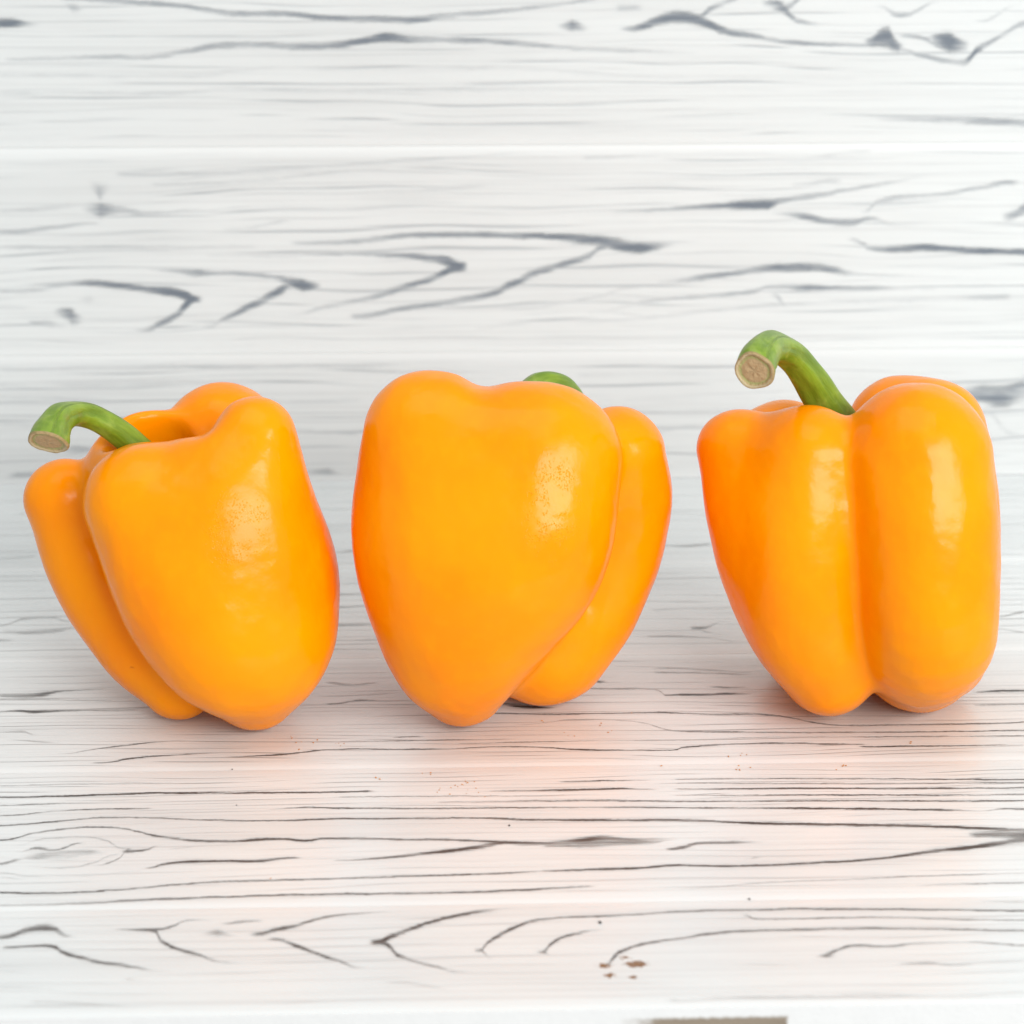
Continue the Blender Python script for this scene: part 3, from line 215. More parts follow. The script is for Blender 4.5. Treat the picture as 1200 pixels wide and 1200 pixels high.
# ------------------------------------------------------------------ white painted plank: grain and a wall-foot shadow as drawn lines, plus fine streaks
# fine(v range 0..1, line spacing in m, strength)
def wood_material(key, half_u, row, seed, fine=(), line_col=(0.045, 0.04, 0.037, 1), soft=1.0, width=0.8, spots=(), rough=0.36, paint=1.0, gloss=0.5, breaks=0.30):
    t = NT('white_painted_wood_' + key.lower())
    lo, hi = row
    h = hi - lo
    uv = t.n('ShaderNodeUVMap', uv_map='UVMap').outputs[0]
    sep = t.n('ShaderNodeSeparateXYZ')
    t.put(sep.inputs[0], uv)
    u, v = sep.outputs[0], sep.outputs[1]           # metres along and across the plank
    un = t.math('MULTIPLY_ADD', u, 1 / (2 * half_u), 0.5)
    inside = t.math('MULTIPLY', t.smooth(un, 0.0, 0.004), t.smooth(un, 1.0, 0.996))
    # wobble of the lines and streaky breaks
    wob = t.noise(t.comb(t.math('MULTIPLY', u, 150), t.math('MULTIPLY', v, 500), seed), 1, 3, 0.6)
    wob2 = t.noise(t.comb(t.math('MULTIPLY', u, 900), t.math('MULTIPLY', v, 1500), seed + 9), 1, 2, 0.6)
    wv = t.math('ADD', t.math('MULTIPLY_ADD', wob, 0.0011, -0.00055), t.math('MULTIPLY_ADD', wob2, 0.0006, -0.0003))
    vn = t.math('DIVIDE', t.math('ADD', v, wv), h)
    streak = t.noise(t.comb(t.math('MULTIPLY', u, 70), t.math('MULTIPLY', v, 4200), seed + 3), 1, 3, 0.65)
    patch = t.noise(t.comb(t.math('MULTIPLY', u, 45), t.math('MULTIPLY', v, 160), seed + 5), 1, 3, 0.6)
    feather = t.math('MULTIPLY_ADD', t.noise(t.comb(t.math('MULTIPLY', u, 55), t.math('MULTIPLY', v, 5200), seed + 6), 1, 3, 0.7), 2.6, -1.2)
    depth = t.smooth(t.noise(t.comb(t.math('MULTIPLY', u, 38), t.math('MULTIPLY', v, 420), seed + 12), 1, 3, 0.6), 0.30, 0.62, 0.66, 1.0)
    halo = t.math('MULTIPLY_ADD', t.smooth(streak, 0.42, 0.66), 0.42, 0.05)
    mask = None
    for lane in STROKES.get(key, ()):
        cv = t.n('ShaderNodeRGBCurve')
        t.put(cv.inputs['Color'], t.comb(un, un, un))
        mp = cv.mapping
        mp.extend = 'HORIZONTAL'
        wmax = max(p[3] for p in lane)
        for ci, val in enumerate((lambda p: p[1], lambda p: p[2], lambda p: min(1, p[3] / 0.1))):
            c = mp.curves[ci]
            pts = [(p[0], val(p)) for p in lane if 0 <= p[0] <= 1]
            pts = [(0.0, pts[0][1])] + pts + [(1.0, pts[-1][1])]
            c.points[0].location = pts[0]
            c.points[1].location = pts[-1]
            for q in pts[1:-1]:
                c.points.new(*q)
            for q in c.points:
                q.handle_type = 'AUTO_CLAMPED' if ci == 0 else 'VECTOR'
        mp.update()
        s3 = t.n('ShaderNodeSeparateColor')
        t.put(s3.inputs[0], cv.outputs[0])
        d = t.math('ABSOLUTE', t.math('SUBTRACT', vn, s3.outputs[0]))
        wd = t.math('MULTIPLY_ADD', s3.outputs[2], 0.1 * width, 0.0015)
        dn = t.math('ADD', t.math('DIVIDE', d, wd), feather)
        m = t.smooth(dn, 1.4 * soft, 0.4)
        m = t.math('MAXIMUM', m, t.math('MULTIPLY', t.smooth(dn, 4.0, 0.4), halo))
        m = t.math('MULTIPLY', m, s3.outputs[1])
        mask = m if mask is None else t.math('MAXIMUM', mask, m)
    if mask is None:
        mask = t.math('MULTIPLY', u, 0.0)
    mask = t.math('MULTIPLY', t.math('MULTIPLY', mask, depth), inside)
    brk = t.smooth(t.math('ADD', t.math('MULTIPLY', streak, 0.7), t.math('MULTIPLY', patch, 0.5)), 0.36, 0.68)
    # dark where the stroke is strong; breaks eat the weak rims first
    mask = t.smooth(t.math('SUBTRACT', mask, t.math('MULTIPLY', t.math('SUBTRACT', 1.0, brk), breaks)), 0.0, 0.85)
    # fine parallel growth lines
    vw = t.math('ADD', v, t.math('MULTIPLY_ADD', t.noise(t.comb(t.math('MULTIPLY', u, 7), t.math('MULTIPLY', v, 26), seed + 1), 1, 2), 0.016, -0.008))
    fmask = None
    for a, b, sp, stg in fine:
        ph = t.math('FRACT', t.math('DIVIDE', vw, sp))
        ln = t.smooth(t.math('ABSOLUTE', t.math('SUBTRACT', ph, 0.5)), 0.13, 0.02)
        amp = t.smooth(t.noise(t.comb(t.math('MULTIPLY', u, 16), t.math('MULTIPLY', v, 620), seed + 2), 1, 2), 0.40, 0.66)
        zone = t.math('MULTIPLY', t.smooth(t.math('DIVIDE', v, h), a - 0.04, a + 0.04), t.smooth(t.math('DIVIDE', v, h), b + 0.04, b - 0.04))
        fm = t.math('MULTIPLY', t.math('MULTIPLY', t.math('MULTIPLY', ln, amp), zone), stg)
        fmask = fm if fmask is None else t.math('MAXIMUM', fmask, fm)
    if fmask is not None:
        mask = t.math('MAXIMUM', mask, fmask)
    # the edges of every plank are filled with clean paint
    e = t.math('MULTIPLY', t.smooth(v, 0.0010, 0.0050), t.smooth(v, h - 0.0010, h - 0.0050))
    mask = t.math('MULTIPLY', mask, e)
    # paint: barely warm and cool, with thin worn streaks showing grey through it
    thin = t.smooth(t.noise(t.comb(t.math('MULTIPLY', u, 5), t.math('MULTIPLY', v, 700), seed + 7), 1, 4, 0.6), 0.45, 0.75)
    wear = t.smooth(t.noise(t.comb(t.math('MULTIPLY', u, 9), t.math('MULTIPLY', v, 55), seed + 8), 1, 3, 0.55), 0.42, 0.70)
    base = t.mix(e, tuple(min(1.0, paint * 1.035) * c for c in (0.665, 0.69, 0.686)) + (1,), tuple(paint * c for c in (0.652, 0.678, 0.674)) + (1,))
    base = t.mix(t.math('MULTIPLY', t.math('MULTIPLY', thin, e), 0.38), base, (0.44, 0.455, 0.455, 1))
    base = t.mix(t.math('MULTIPLY', t.math('MULTIPLY', wear, e), 0.20), base, (0.44, 0.452, 0.45, 1))
    col = t.mix(mask, base, line_col)
    for su, sv, sr in spots:
        d = t.n('ShaderNodeVectorMath', operation='LENGTH')
        t.put(d.inputs[0], t.comb(t.math('MULTIPLY', t.math('SUBTRACT', u, su), 0.62), t.math('SUBTRACT', t.math('ADD', v, lo), sv)))
        dd = t.math('ADD', d.outputs['Value'], t.math('MULTIPLY_ADD', t.noise(t.comb(u, v), 900, 3, 0.7), 0.0036, -0.0018))
        col = t.mix(t.smooth(dd, sr * 1.25, sr * 0.75), col, (0.17, 0.10, 0.055, 1))
    t.put(t.b.inputs['Base Color'], col)
    t.put(t.b.inputs['Roughness'], t.math('MULTIPLY_ADD', mask, 0.3, rough))
    t.b.inputs['Specular IOR Level'].default_value = gloss
    hgt = t.math('SUBTRACT', t.math('MULTIPLY', streak, 0.25), mask)
    hgt = t.math('ADD', hgt, t.math('MULTIPLY', t.noise(t.comb(t.math('MULTIPLY', u, 300), t.math('MULTIPLY', v, 1500)), 1, 3), 0.25))
    t.put(t.b.inputs['Normal'], t.bump(hgt, 0.00018, 0.9))
    return t.m


def white_paint():
    t = NT('white_edge_paint')
    co = t.n('ShaderNodeTexCoord').outputs['Object']
    sep = t.n('ShaderNodeSeparateXYZ')
    t.put(sep.inputs[0], co)
    x, y, z = sep.outputs
    n1 = t.noise(co, 160, 3, 0.6)
    n2 = t.noise(co, 700, 3, 0.7)
    # the front edge has one strip where the paint never took and raw wood shows
    right = t.smooth(t.math('MULTIPLY_ADD', n2, 0.001, x), 0.0583, 0.0576)
    left = t.smooth(t.math('MULTIPLY_ADD', n1, 0.02, x), 0.028, 0.040)
    low = t.smooth(t.math('MULTIPLY_ADD', n2, 0.0012, z), -0.0016, -0.0026)
    fr = t.smooth(y, 0.0006, 0.0002)
    m = t.math('MULTIPLY', t.math('MULTIPLY', right, left), t.math('MULTIPLY', low, fr))
    grain = t.noise(t.comb(t.math('MULTIPLY', x, 80), t.math('MULTIPLY', z, 1500)), 1, 3)
    raw = t.mix(grain, (0.17, 0.135, 0.10, 1), (0.29, 0.24, 0.18, 1))
    col = t.mix(n1, (0.60, 0.605, 0.60, 1), (0.66, 0.665, 0.66, 1))
    t.put(t.b.inputs['Base Color'], t.mix(m, col, raw))
    t.b.inputs['Roughness'].default_value = 0.5
    t.put(t.b.inputs['Normal'], t.bump(n2, 0.0002, 0.6))
    return t.m


# ------------------------------------------------------------------ planks
def plank(name, parent, length, h, thick, mat_face, mat_edge, bevel=0.0042, dip=0.00022):
    """board in local x (length), y (0..h), z (top at 0); long edges eased by a shallow paint-filled bevel"""
    prof = [(0.00005, -thick), (0.00005, -dip), (bevel * 0.45, -dip * 0.35), (bevel, 0), (h - bevel, 0), (h - bevel * 0.45, -dip * 0.35), (h - 0.00005, -dip), (h - 0.00005, -thick)]
    vs, fs, mats = [], [], []
    L = length / 2
    for x in (-L, L):
        for y, z in prof:
            vs.append((x, y, z))
    n = len(prof)
    for i in range(n):
        j = (i + 1) % n
        fs.append((i, i + n, j + n, j))
        mats.append(0 if 1 <= i <= 5 else 1)
    fs.append(tuple(range(n)))
    fs.append(tuple(range(2 * n - 1, n - 1, -1)))
    mats += [1, 1]
    me = bpy.data.meshes.new(name)
    me.from_pydata(vs, [], fs)
    me.materials.append(mat_face)
    me.materials.append(mat_edge)
    uvl = me.uv_layers.new(name='UVMap')
    for p in me.polygons:
        p.material_index = mats[p.index]
        for li in p.loop_indices:
            co = me.vertices[me.loops[li].vertex_index].co
            uvl.data[li].uv = (co.x, co.y)
    bm = bmesh.new()
    bm.from_mesh(me)
    bmesh.ops.recalc_face_normals(bm, faces=bm.faces)
    bm.to_mesh(me)
    bm.free()
    o = bpy.data.objects.new(name, me)
    COL.objects.link(o)
    o.parent = parent
    return o


def empty(name, label, cat, loc=(0, 0, 0), group=None, kind=None):
    o = bpy.data.objects.new(name, None)
    COL.objects.link(o)
    o.location = loc
    o['label'] = label
    o['category'] = cat
    if group:
        o['group'] = group
    if kind:
        o['kind'] = kind
    o.empty_display_size = 0.02
    return o


EDGE = white_paint()
table = empty('tabletop', 'white painted plank tabletop with dark grain lines under the peppers', 'tabletop', kind='structure')
table.rotation_euler = (0, 0, YAW)
TOP = {
    'T0': dict(fine=[(0.0, 0.99, 0.0040, 0.26)], seed=1.3,
               spots=[(0.0248, -0.1294, 0.0014), (0.0174, -0.1299, 0.0009), (0.0185, -0.134, 0.0008), (0.0237, -0.1349, 0.0006), (0.0224, -0.1263, 0.0006), (0.0262, -0.1291, 0.0007)]),
    'T1': dict(fine=[(0.66, 0.98, 0.0021, 0.60), (0.05, 0.66, 0.0034, 0.26)], seed=4.1),
    'T2': dict(fine=[(0.02, 0.62, 0.0024, 0.62), (0.5, 0.98, 0.0046, 0.42)], seed=7.7),
    'T3': dict(fine=[(0.02, 0.98, 0.0052, 0.42)], seed=11.2),
    'T4': dict(fine=[(0.02, 0.98, 0.0075, 0.30)], seed=15.9),
}
for key, (lo, hi) in BOARD_ROWS.items():
    kw = TOP[key]
    m = wood_material(key, 0.17, (lo, hi), kw['seed'], kw['fine'], width=1.05 if key == 'T0' else 0.8, rough=0.25, gloss=0.6, breaks=0.2 if key == 'T0' else 0.3, paint={'T0': 0.97, 'T1': 1.0, 'T2': 0.97, 'T3': 1.0, 'T4': 0.96}[key], spots=kw.get('spots', ()))
    p = plank('plank', table, 1.3, hi - lo, 0.018, m, EDGE)
    p.location = (0, lo, 0)

wall = empty('plank_wall', 'upright white painted plank backdrop behind the three peppers', 'wall', kind='structure')
wall.rotation_euler = (0, 0, YAW)
WL = {
    'W0': dict(fine=[(0.02, 0.98, 0.0055, 0.46), (0.02, 0.98, 0.0031, 0.22)], seed=21.3),
    'W1': dict(fine=[(0.02, 0.98, 0.0068, 0.42), (0.02, 0.98, 0.0036, 0.22)], seed=25.8),
    'W2': dict(fine=[(0.02, 0.66, 0.0060, 0.42), (0.02, 0.98, 0.0033, 0.18)], seed=33.1),
    'W3': dict(fine=[(0.02, 0.98, 0.0060, 0.35)], seed=38.4),
}
for key, (lo, hi) in WALL_ROWS.items():
    kw = WL[key]
    m = wood_material(key, 0.23, (lo, hi), kw['seed'], kw['fine'], line_col=(0.13, 0.155, 0.185, 1), soft=1.7, width=0.92, breaks=0.17, paint={'W0': 0.915, 'W1': 0.95, 'W2': 0.93, 'W3': 0.94}[key])
    p = plank('plank', wall, 1.3, hi - lo, 0.018, m, EDGE)
    p.rotation_euler = (math.pi / 2, 0, 0)
    p.location = (0, WALL_Y, lo)


# ------------------------------------------------------------------ pepper bodies: smooth union of swept lobes, polygonised
def smin(a, b, k):
    h = np.maximum(k - np.abs(a - b), 0) / k
    return np.minimum(a, b) - h * h * h * k / 6


def spline(c, n):
    c = np.asarray(c, float)
    p = np.vstack([2 * c[0] - c[1], c, 2 * c[-1] - c[-2]])
    out = []
    for i in range(len(c) - 1):
        a, b, d, e = p[i:i + 4]
        for j in range(n):
            t = j / n
            out.append(.5 * (2 * b + (d - a) * t + (2 * a - 5 * b + 4 * d - e) * t * t + (3 * b - a - 3 * d + e) * t ** 3))
    out.append(c[-1])
    return np.array(out)


def round_cone(p, a, b, r1, r2):
    ba = b - a
    l2 = ba @ ba
    rr = r1 - r2
    a2 = l2 - rr * rr
    if a2 <= 1e-12:
        return np.minimum(np.linalg.norm(p - a, axis=-1) - r1, np.linalg.norm(p - b, axis=-1) - r2)
    il2 = 1 / l2
    pa = p - a
    y = pa @ ba
    z = y - l2
    x2 = np.maximum((pa * pa).sum(-1) * l2 * l2 - y * y * l2, 0)
    y2, z2 = y * y * l2, z * z * l2
    k = np.sign(rr) * rr * rr * x2
    o = (np.sqrt(x2 * a2 * il2) + y * rr) * il2 - r1
    return np.where(np.sign(z) * a2 * z2 > k, np.sqrt(x2 + z2) * il2 - r2,
                    np.where(np.sign(y) * a2 * y2 < k, np.sqrt(x2 + y2) * il2 - r1, o))


def chain(p, s):
    d = np.full(p.shape[:-1], 9.0)
    for i in range(len(s) - 1):
        d = np.minimum(d, round_cone(p, s[i, :3], s[i + 1, :3], s[i, 3], s[i + 1, 3]))
    return d


def make_sdf(C, groups, cavity, k_in=0.034, k=0.007):
    sp = {n: spline(np.array(v) / 1000, 7) for n, v in C.items()}

    def f(p):
        d = None
        for names in groups:
            g = None
            for n in names:
                e = chain(p, sp[n])
                g = e if g is None else smin(g, e, k_in)
            d = g if d is None else smin(d, g, k)
        for cut in cavity:
            d = -smin(-d, chain(p, np.array(cut) / 1000), 0.008)
        return d
    return f


def polygonise(f, lo, hi, h):
    lo = np.array(lo)
    n = np.ceil((np.array(hi) - lo) / h).astype(int) + 1
    ax = [lo[i] + np.arange(n[i]) * h for i in range(3)]
    # coarse pass finds the narrow band
    s = 5
    cax = [lo[i] + np.arange(0, n[i] + s, s) * h for i in range(3)]
    cg = np.stack(np.meshgrid(*cax, indexing='ij'), -1)
    cd = f(cg.reshape(-1, 3)).reshape(cg.shape[:3])
    D = np.repeat(np.repeat(np.repeat(cd, s, 0), s, 1), s, 2)
    off = s // 2
    D = np.pad(D, ((off, 0),) * 3, mode='edge')[:n[0], :n[1], :n[2]]
    near = np.abs(D) < 1.4 * s * h
    idx = np.argwhere(near)
    P = lo + idx * h
    D[near] = f(P)
    ins = D < 0
    # cells with a sign change
    cnt = np.zeros(tuple(n - 1), int)
    for dx in (0, 1):
        for dy in (0, 1):
            for dz in (0, 1):
                cnt += ins[dx:n[0] - 1 + dx, dy:n[1] - 1 + dy, dz:n[2] - 1 + dz]
    act = (cnt > 0) & (cnt < 8)
    vid = -np.ones(act.shape, int)
    cells = np.argwhere(act)
    vid[act] = np.arange(len(cells))
    acc = np.zeros((len(cells), 3))
    num = np.zeros(len(cells))
    corners = [(x, y, z) for x in (0, 1) for y in (0, 1) for z in (0, 1)]
    for a in corners:
        for axis in range(3):
            if a[axis]:
                continue
            b = list(a)
            b[axis] = 1
            da = D[cells[:, 0] + a[0], cells[:, 1] + a[1], cells[:, 2] + a[2]]
            db = D[cells[:, 0] + b[0], cells[:, 1] + b[1], cells[:, 2] + b[2]]
            m = (da < 0) != (db < 0)
            t = np.where(m, da / np.where(m, da - db, 1), 0)
            q = np.array(a, float)[None] + 0
            q = np.repeat(q, len(cells), 0)
            q[:, axis] += t
            acc[m] += q[m]
            num += m
    V = lo + (cells + acc / num[:, None]) * h
    F = []
    for axis in range(3):
        o1, o2 = [(1, 2), (2, 0), (0, 1)][axis]
        sl0 = [slice(None)] * 3
        sl1 = [slice(None)] * 3
        sl0[axis] = slice(0, n[axis] - 1)
        sl1[axis] = slice(1, n[axis])
        A, B = ins[tuple(sl0)], ins[tuple(sl1)]
        e = np.argwhere(A != B)
        e = e[(e[:, o1] > 0) & (e[:, o2] > 0)]
        flip = ~A[e[:, 0], e[:, 1], e[:, 2]]
        def g(d1, d2):
            c = e.copy()
            c[:, o1] -= d1
            c[:, o2] -= d2
            return vid[np.minimum(c[:, 0], vid.shape[0] - 1), np.minimum(c[:, 1], vid.shape[1] - 1), np.minimum(c[:, 2], vid.shape[2] - 1)]
        q = np.stack([g(1, 1), g(0, 1), g(0, 0), g(1, 0)], -1)
        q[flip] = q[flip][:, ::-1]
        F.append(q[(q >= 0).all(1)])
    F = np.concatenate(F)
    # settle the vertices on the exact surface
    for _ in range(3):
        e = 2e-4
        g = np.stack([(f(V + np.eye(3)[i] * e) - f(V - np.eye(3)[i] * e)) for i in range(3)], -1) / (2 * e)
        d = f(V)
        V = V - g * (d / np.maximum((g * g).sum(-1), 1e-3))[:, None]
        nrm = g / np.linalg.norm(g, axis=1, keepdims=True)
    return V, F, nrm


def mesh_from(name, V, F, mat):
    me = bpy.data.meshes.new(name)
    me.vertices.add(len(V))
    me.vertices.foreach_set('co', np.asarray(V, np.float32).ravel())
    k = F.shape[1]
    me.loops.add(F.size)
    me.loops.foreach_set('vertex_index', F.ravel().astype(np.int32))
    me.polygons.add(len(F))
    me.polygons.foreach_set('loop_start', np.arange(0, F.size, k, dtype=np.int32))
    me.polygons.foreach_set('use_smooth', np.ones(len(F), bool))
    me.update(calc_edges=True)
    me.validate()
    me.materials.append(mat)
    return me


def pepper_skin(seed, bump_zone):
    t = NT('orange_pepper_skin')
    co = t.n('ShaderNodeTexCoord').outputs['Object']
    big = t.noise(co, 28, 2, 0.5)
    fine = t.noise(co, 240, 3, 0.55)
    c = t.mix(t.smooth(big, 0.3, 0.7), (0.97, 0.262, 0.0001, 1), (0.975, 0.312, 0.0002, 1))
    c = t.mix(t.math('MULTIPLY', t.smooth(fine, 0.45, 0.75), 0.25), c, (0.975, 0.345, 0.0002, 1))
    t.put(t.b.inputs['Base Color'], c)
    t.b.inputs['Roughness'].default_value = 0.2
    t.b.inputs['IOR'].default_value = 1.38
    t.b.inputs['Specular IOR Level'].default_value = 0.29
    # shallow dents and faint vertical ripples in the skin, plus a patch of tiny droplets
    sep = t.n('ShaderNodeSeparateXYZ')
    t.put(sep.inputs[0], co)
    x, y, z = sep.outputs
    st = t.noise(t.comb(t.math('MULTIPLY', x, 420), t.math('MULTIPLY', y, 420), t.math('MULTIPLY', z, 60)), 1, 2)
    d1 = t.noise(co, 75, 2, 0.5)
    nrm = t.bump(d1, 0.0009, 0.55)
    nrm = t.bump(t.noise(co, 150, 3, 0.6), 0.0005, 0.36, nrm)
    nrm = t.bump(st, 0.00008, 0.6, nrm)
    t.put(t.b.inputs['Roughness'], t.smooth(t.noise(co, 130, 3, 0.6), 0.3, 0.7, 0.15, 0.27))
    cx, cy, cz, rx, rz, dscale, damp = bump_zone
    dv = t.n('ShaderNodeVectorMath', operation='LENGTH')
    t.put(dv.inputs[0], t.comb(t.math('DIVIDE', t.math('SUBTRACT', x, cx), rx), 0.0, t.math('DIVIDE', t.math('SUBTRACT', z, cz), rz)))
    zone = t.math('MULTIPLY', t.smooth(dv.outputs['Value'], 1.1, 0.5), t.smooth(y, 0.0, -0.01))
    vo = t.n('ShaderNodeTexVoronoi')
    t.put(vo.inputs['Vector'], co)
    vo.inputs['Scale'].default_value = dscale
    drop = t.math('MULTIPLY', t.smooth(vo.outputs['Distance'], 0.42, 0.10), t.smooth(t.noise(co, 260, 2), 0.42, 0.56))
    nrm = t.bump(t.math('MULTIPLY', drop, zone), 0.00034 * damp, 0.9, nrm)
    t.put(t.b.inputs['Normal'], nrm)
    # the thin flesh lets some light through the hollow fruit
    tr = t.n('ShaderNodeBsdfTranslucent')
    tr.inputs['Color'].default_value = (1.0, 0.48, 0.001, 1)
    mx = t.n('ShaderNodeMixShader')
    mx.inputs[0].default_value = 0.12
    t.t.links.new(t.b.outputs[0], mx.inputs[1])
    t.t.links.new(tr.outputs[0], mx.inputs[2])
    t.t.links.new(mx.outputs[0], t.t.nodes['Material Output'].inputs['Surface'])
    return t.m


def stem_skin():
    t = NT('green_stem_skin')
    co = t.n('ShaderNodeTexCoord').outputs['UV']
    sep = t.n('ShaderNodeSeparateXYZ')
    t.put(sep.inputs[0], co)
    a, l = sep.outputs[0], sep.outputs[1]
    ob = t.n('ShaderNodeTexCoord').outputs['Object']
    n1 = t.noise(ob, 160, 3, 0.6)
    stv = t.noise(t.comb(t.math('MULTIPLY', a, 9), t.math('MULTIPLY', l, 2.5)), 1, 3, 0.6)
    c = t.mix(t.smooth(stv, 0.3, 0.7), (0.105, 0.185, 0.008, 1), (0.19, 0.29, 0.02, 1))
    c = t.mix(t.smooth(n1, 0.50, 0.75), c, (0.23, 0.32, 0.04, 1))
    c = t.mix(t.math('MULTIPLY', t.smooth(t.noise(ob, 95, 2), 0.60, 0.72), 0.55), c, (0.20, 0.17, 0.03, 1))
    t.put(t.b.inputs['Base Color'], c)
    t.b.inputs['Roughness'].default_value = 0.40
    t.b.inputs['Subsurface Weight'].default_value = 0.15
    t.b.inputs['Subsurface Radius'].default_value = (0.4, 0.8, 0.1)
    t.b.inputs['Subsurface Scale'].default_value = 0.002
    t.put(t.b.inputs['Normal'], t.bump(t.math('ADD', stv, t.math('MULTIPLY', n1, 0.4)), 0.0006, 0.7))
    return t.m


def cut_skin():
    t = NT('dry_cut_stem')
    co = t.n('ShaderNodeTexCoord').outputs['UV']
    ln = t.n('ShaderNodeVectorMath', operation='LENGTH')
    t.put(ln.inputs[0], co)
    ob = t.n('ShaderNodeTexCoord').outputs['Object']
    n1 = t.noise(ob, 700, 3, 0.65)
    r = t.math('ADD', ln.outputs['Value'], t.math('MULTIPLY_ADD', n1, 0.16, -0.08))
    c = t.mix(n1, (0.36, 0.23, 0.11, 1), (0.48, 0.34, 0.18, 1))
    c = t.mix(t.math('MULTIPLY', t.smooth(r, 0.60, 0.70), t.smooth(r, 0.82, 0.74)), c, (0.36, 0.34, 0.13, 1))
    c = t.mix(t.math('MULTIPLY', t.smooth(r, 0.80, 0.85), t.smooth(r, 0.93, 0.88)), c, (0.46, 0.38, 0.22, 1))
    c = t.mix(t.smooth(r, 0.92, 1.0), c, (0.27, 0.20, 0.08, 1))
    t.put(t.b.inputs['Base Color'], c)
    t.b.inputs['Roughness'].default_value = 0.7
    t.put(t.b.inputs['Normal'], t.bump(t.math('ADD', n1, t.math('MULTIPLY', t.smooth(r, 0.7, 0.85), 0.7)), 0.0005, 0.9))
    return t.m


STEM, CUT = stem_skin(), cut_skin()


def make_stem(parent, path, origin, end_dir, seed):
    """path rows: x, y, z, radius in mm; ribbed tube with a flared end, the cut face is a sub-part"""
    rnd = random.Random(seed)
    s = spline(np.array(path) / 1000, 10)
    pos = s[:, :3] - np.array(origin)
    N, K = len(s), 40
    tang = np.gradient(pos, axis=0)
    tang /= np.linalg.norm(tang, axis=1, keepdims=True)
    ed = np.array(end_dir, float)
    ed /= np.linalg.norm(ed)
    for i in range(8):                       # turn the last rings towards the cut plane
        w = ((i + 1) / 8) ** 1.3
        tt = tang[N - 8 + i] * (1 - w) + ed * w
        tang[N - 8 + i] = tt / np.linalg.norm(tt)
    ref = np.array([0.2, -1.0, 0.1])
    side = np.cross(tang[0], ref)
    side /= np.linalg.norm(side)
    V, UV = [], []
    ph = [rnd.uniform(0, 6.28) for _ in range(4)]
    for i in range(N):
        side = side - tang[i] * (side @ tang[i])
        side /= np.linalg.norm(side)
        up = np.cross(tang[i], side)
        for j in range(K):
            a = 2 * math.pi * j / K
            rib = 1 + (0.045 if i < N - 12 else 0.02) * math.cos(5 * a + ph[0] + 0.4 * i / N) + 0.025 * math.cos(3 * a + ph[1]) + 0.02 * math.sin(i * 0.35 + 2 * a + ph[2])
            rib += 0.025 * mnoise.noise(Vector((math.cos(a) * 1.5, math.sin(a) * 1.5, i * 0.12 + seed)))
            V.append(pos[i] + (side * math.cos(a) + up * math.sin(a)) * s[i, 3] * rib)
    V = np.array(V)
    F = np.array([[i * K + j, i * K + (j + 1) % K, (i + 1) * K + (j + 1) % K, (i + 1) * K + j] for i in range(N - 1) for j in range(K)])
    me = mesh_from('stem', V, F, STEM)
    uvl = me.uv_layers.new(name='UVMap')
    for p in me.polygons:
        for li, vi in zip(p.loop_indices, p.vertices):
            uvl.data[li].uv = ((vi % K) / K, (vi // K) / N * 2)
    st = bpy.data.objects.new('stem', me)
    COL.objects.link(st)
    st.parent = parent
    # cut face: rim curls in, then a slightly raised, uneven woody disc
    ring = V[-K:]
    c = ring.mean(0)
    W_, U2 = [], []
    rows = [(1.0, 0.0), (0.985, 0.0005), (0.94, 0.0008), (0.86, 0.0005), (0.74, 0.0001), (0.6, 0.0003), (0.45, 0.0005), (0.3, 0.0004), (0.15, 0.0004)]
    for q, lift in rows:
        for j in range(K):
            nz = mnoise.noise(Vector(tuple(ring[j] * 500 + q * 3))) * 0.0003 * (q < 0.97)
            W_.append(c + (ring[j] - c) * q + ed * (lift + nz))
            a = 2 * math.pi * j / K
            U2.append((q * math.cos(a), q * math.sin(a)))
    W_.append(c + ed * 0.0004)
    U2.append((0, 0))
    R = len(rows)
    fs = [(i * K + j, i * K + (j + 1) % K, (i + 1) * K + (j + 1) % K, (i + 1) * K + j) for i in range(R - 1) for j in range(K)]
    fs += [((R - 1) * K + j, (R - 1) * K + (j + 1) % K, R * K) for j in range(K)]
    me2 = bpy.data.meshes.new('cut_end')
    me2.from_pydata([tuple(v) for v in W_], [], fs)
    me2.materials.append(CUT)
    u2 = me2.uv_layers.new(name='UVMap')
    for p in me2.polygons:
        p.use_smooth = True
        for li, vi in zip(p.loop_indices, p.vertices):
            u2.data[li].uv = U2[vi]
    ce = bpy.data.objects.new('cut_end', me2)
    COL.objects.link(ce)
    ce.parent = st
    return st


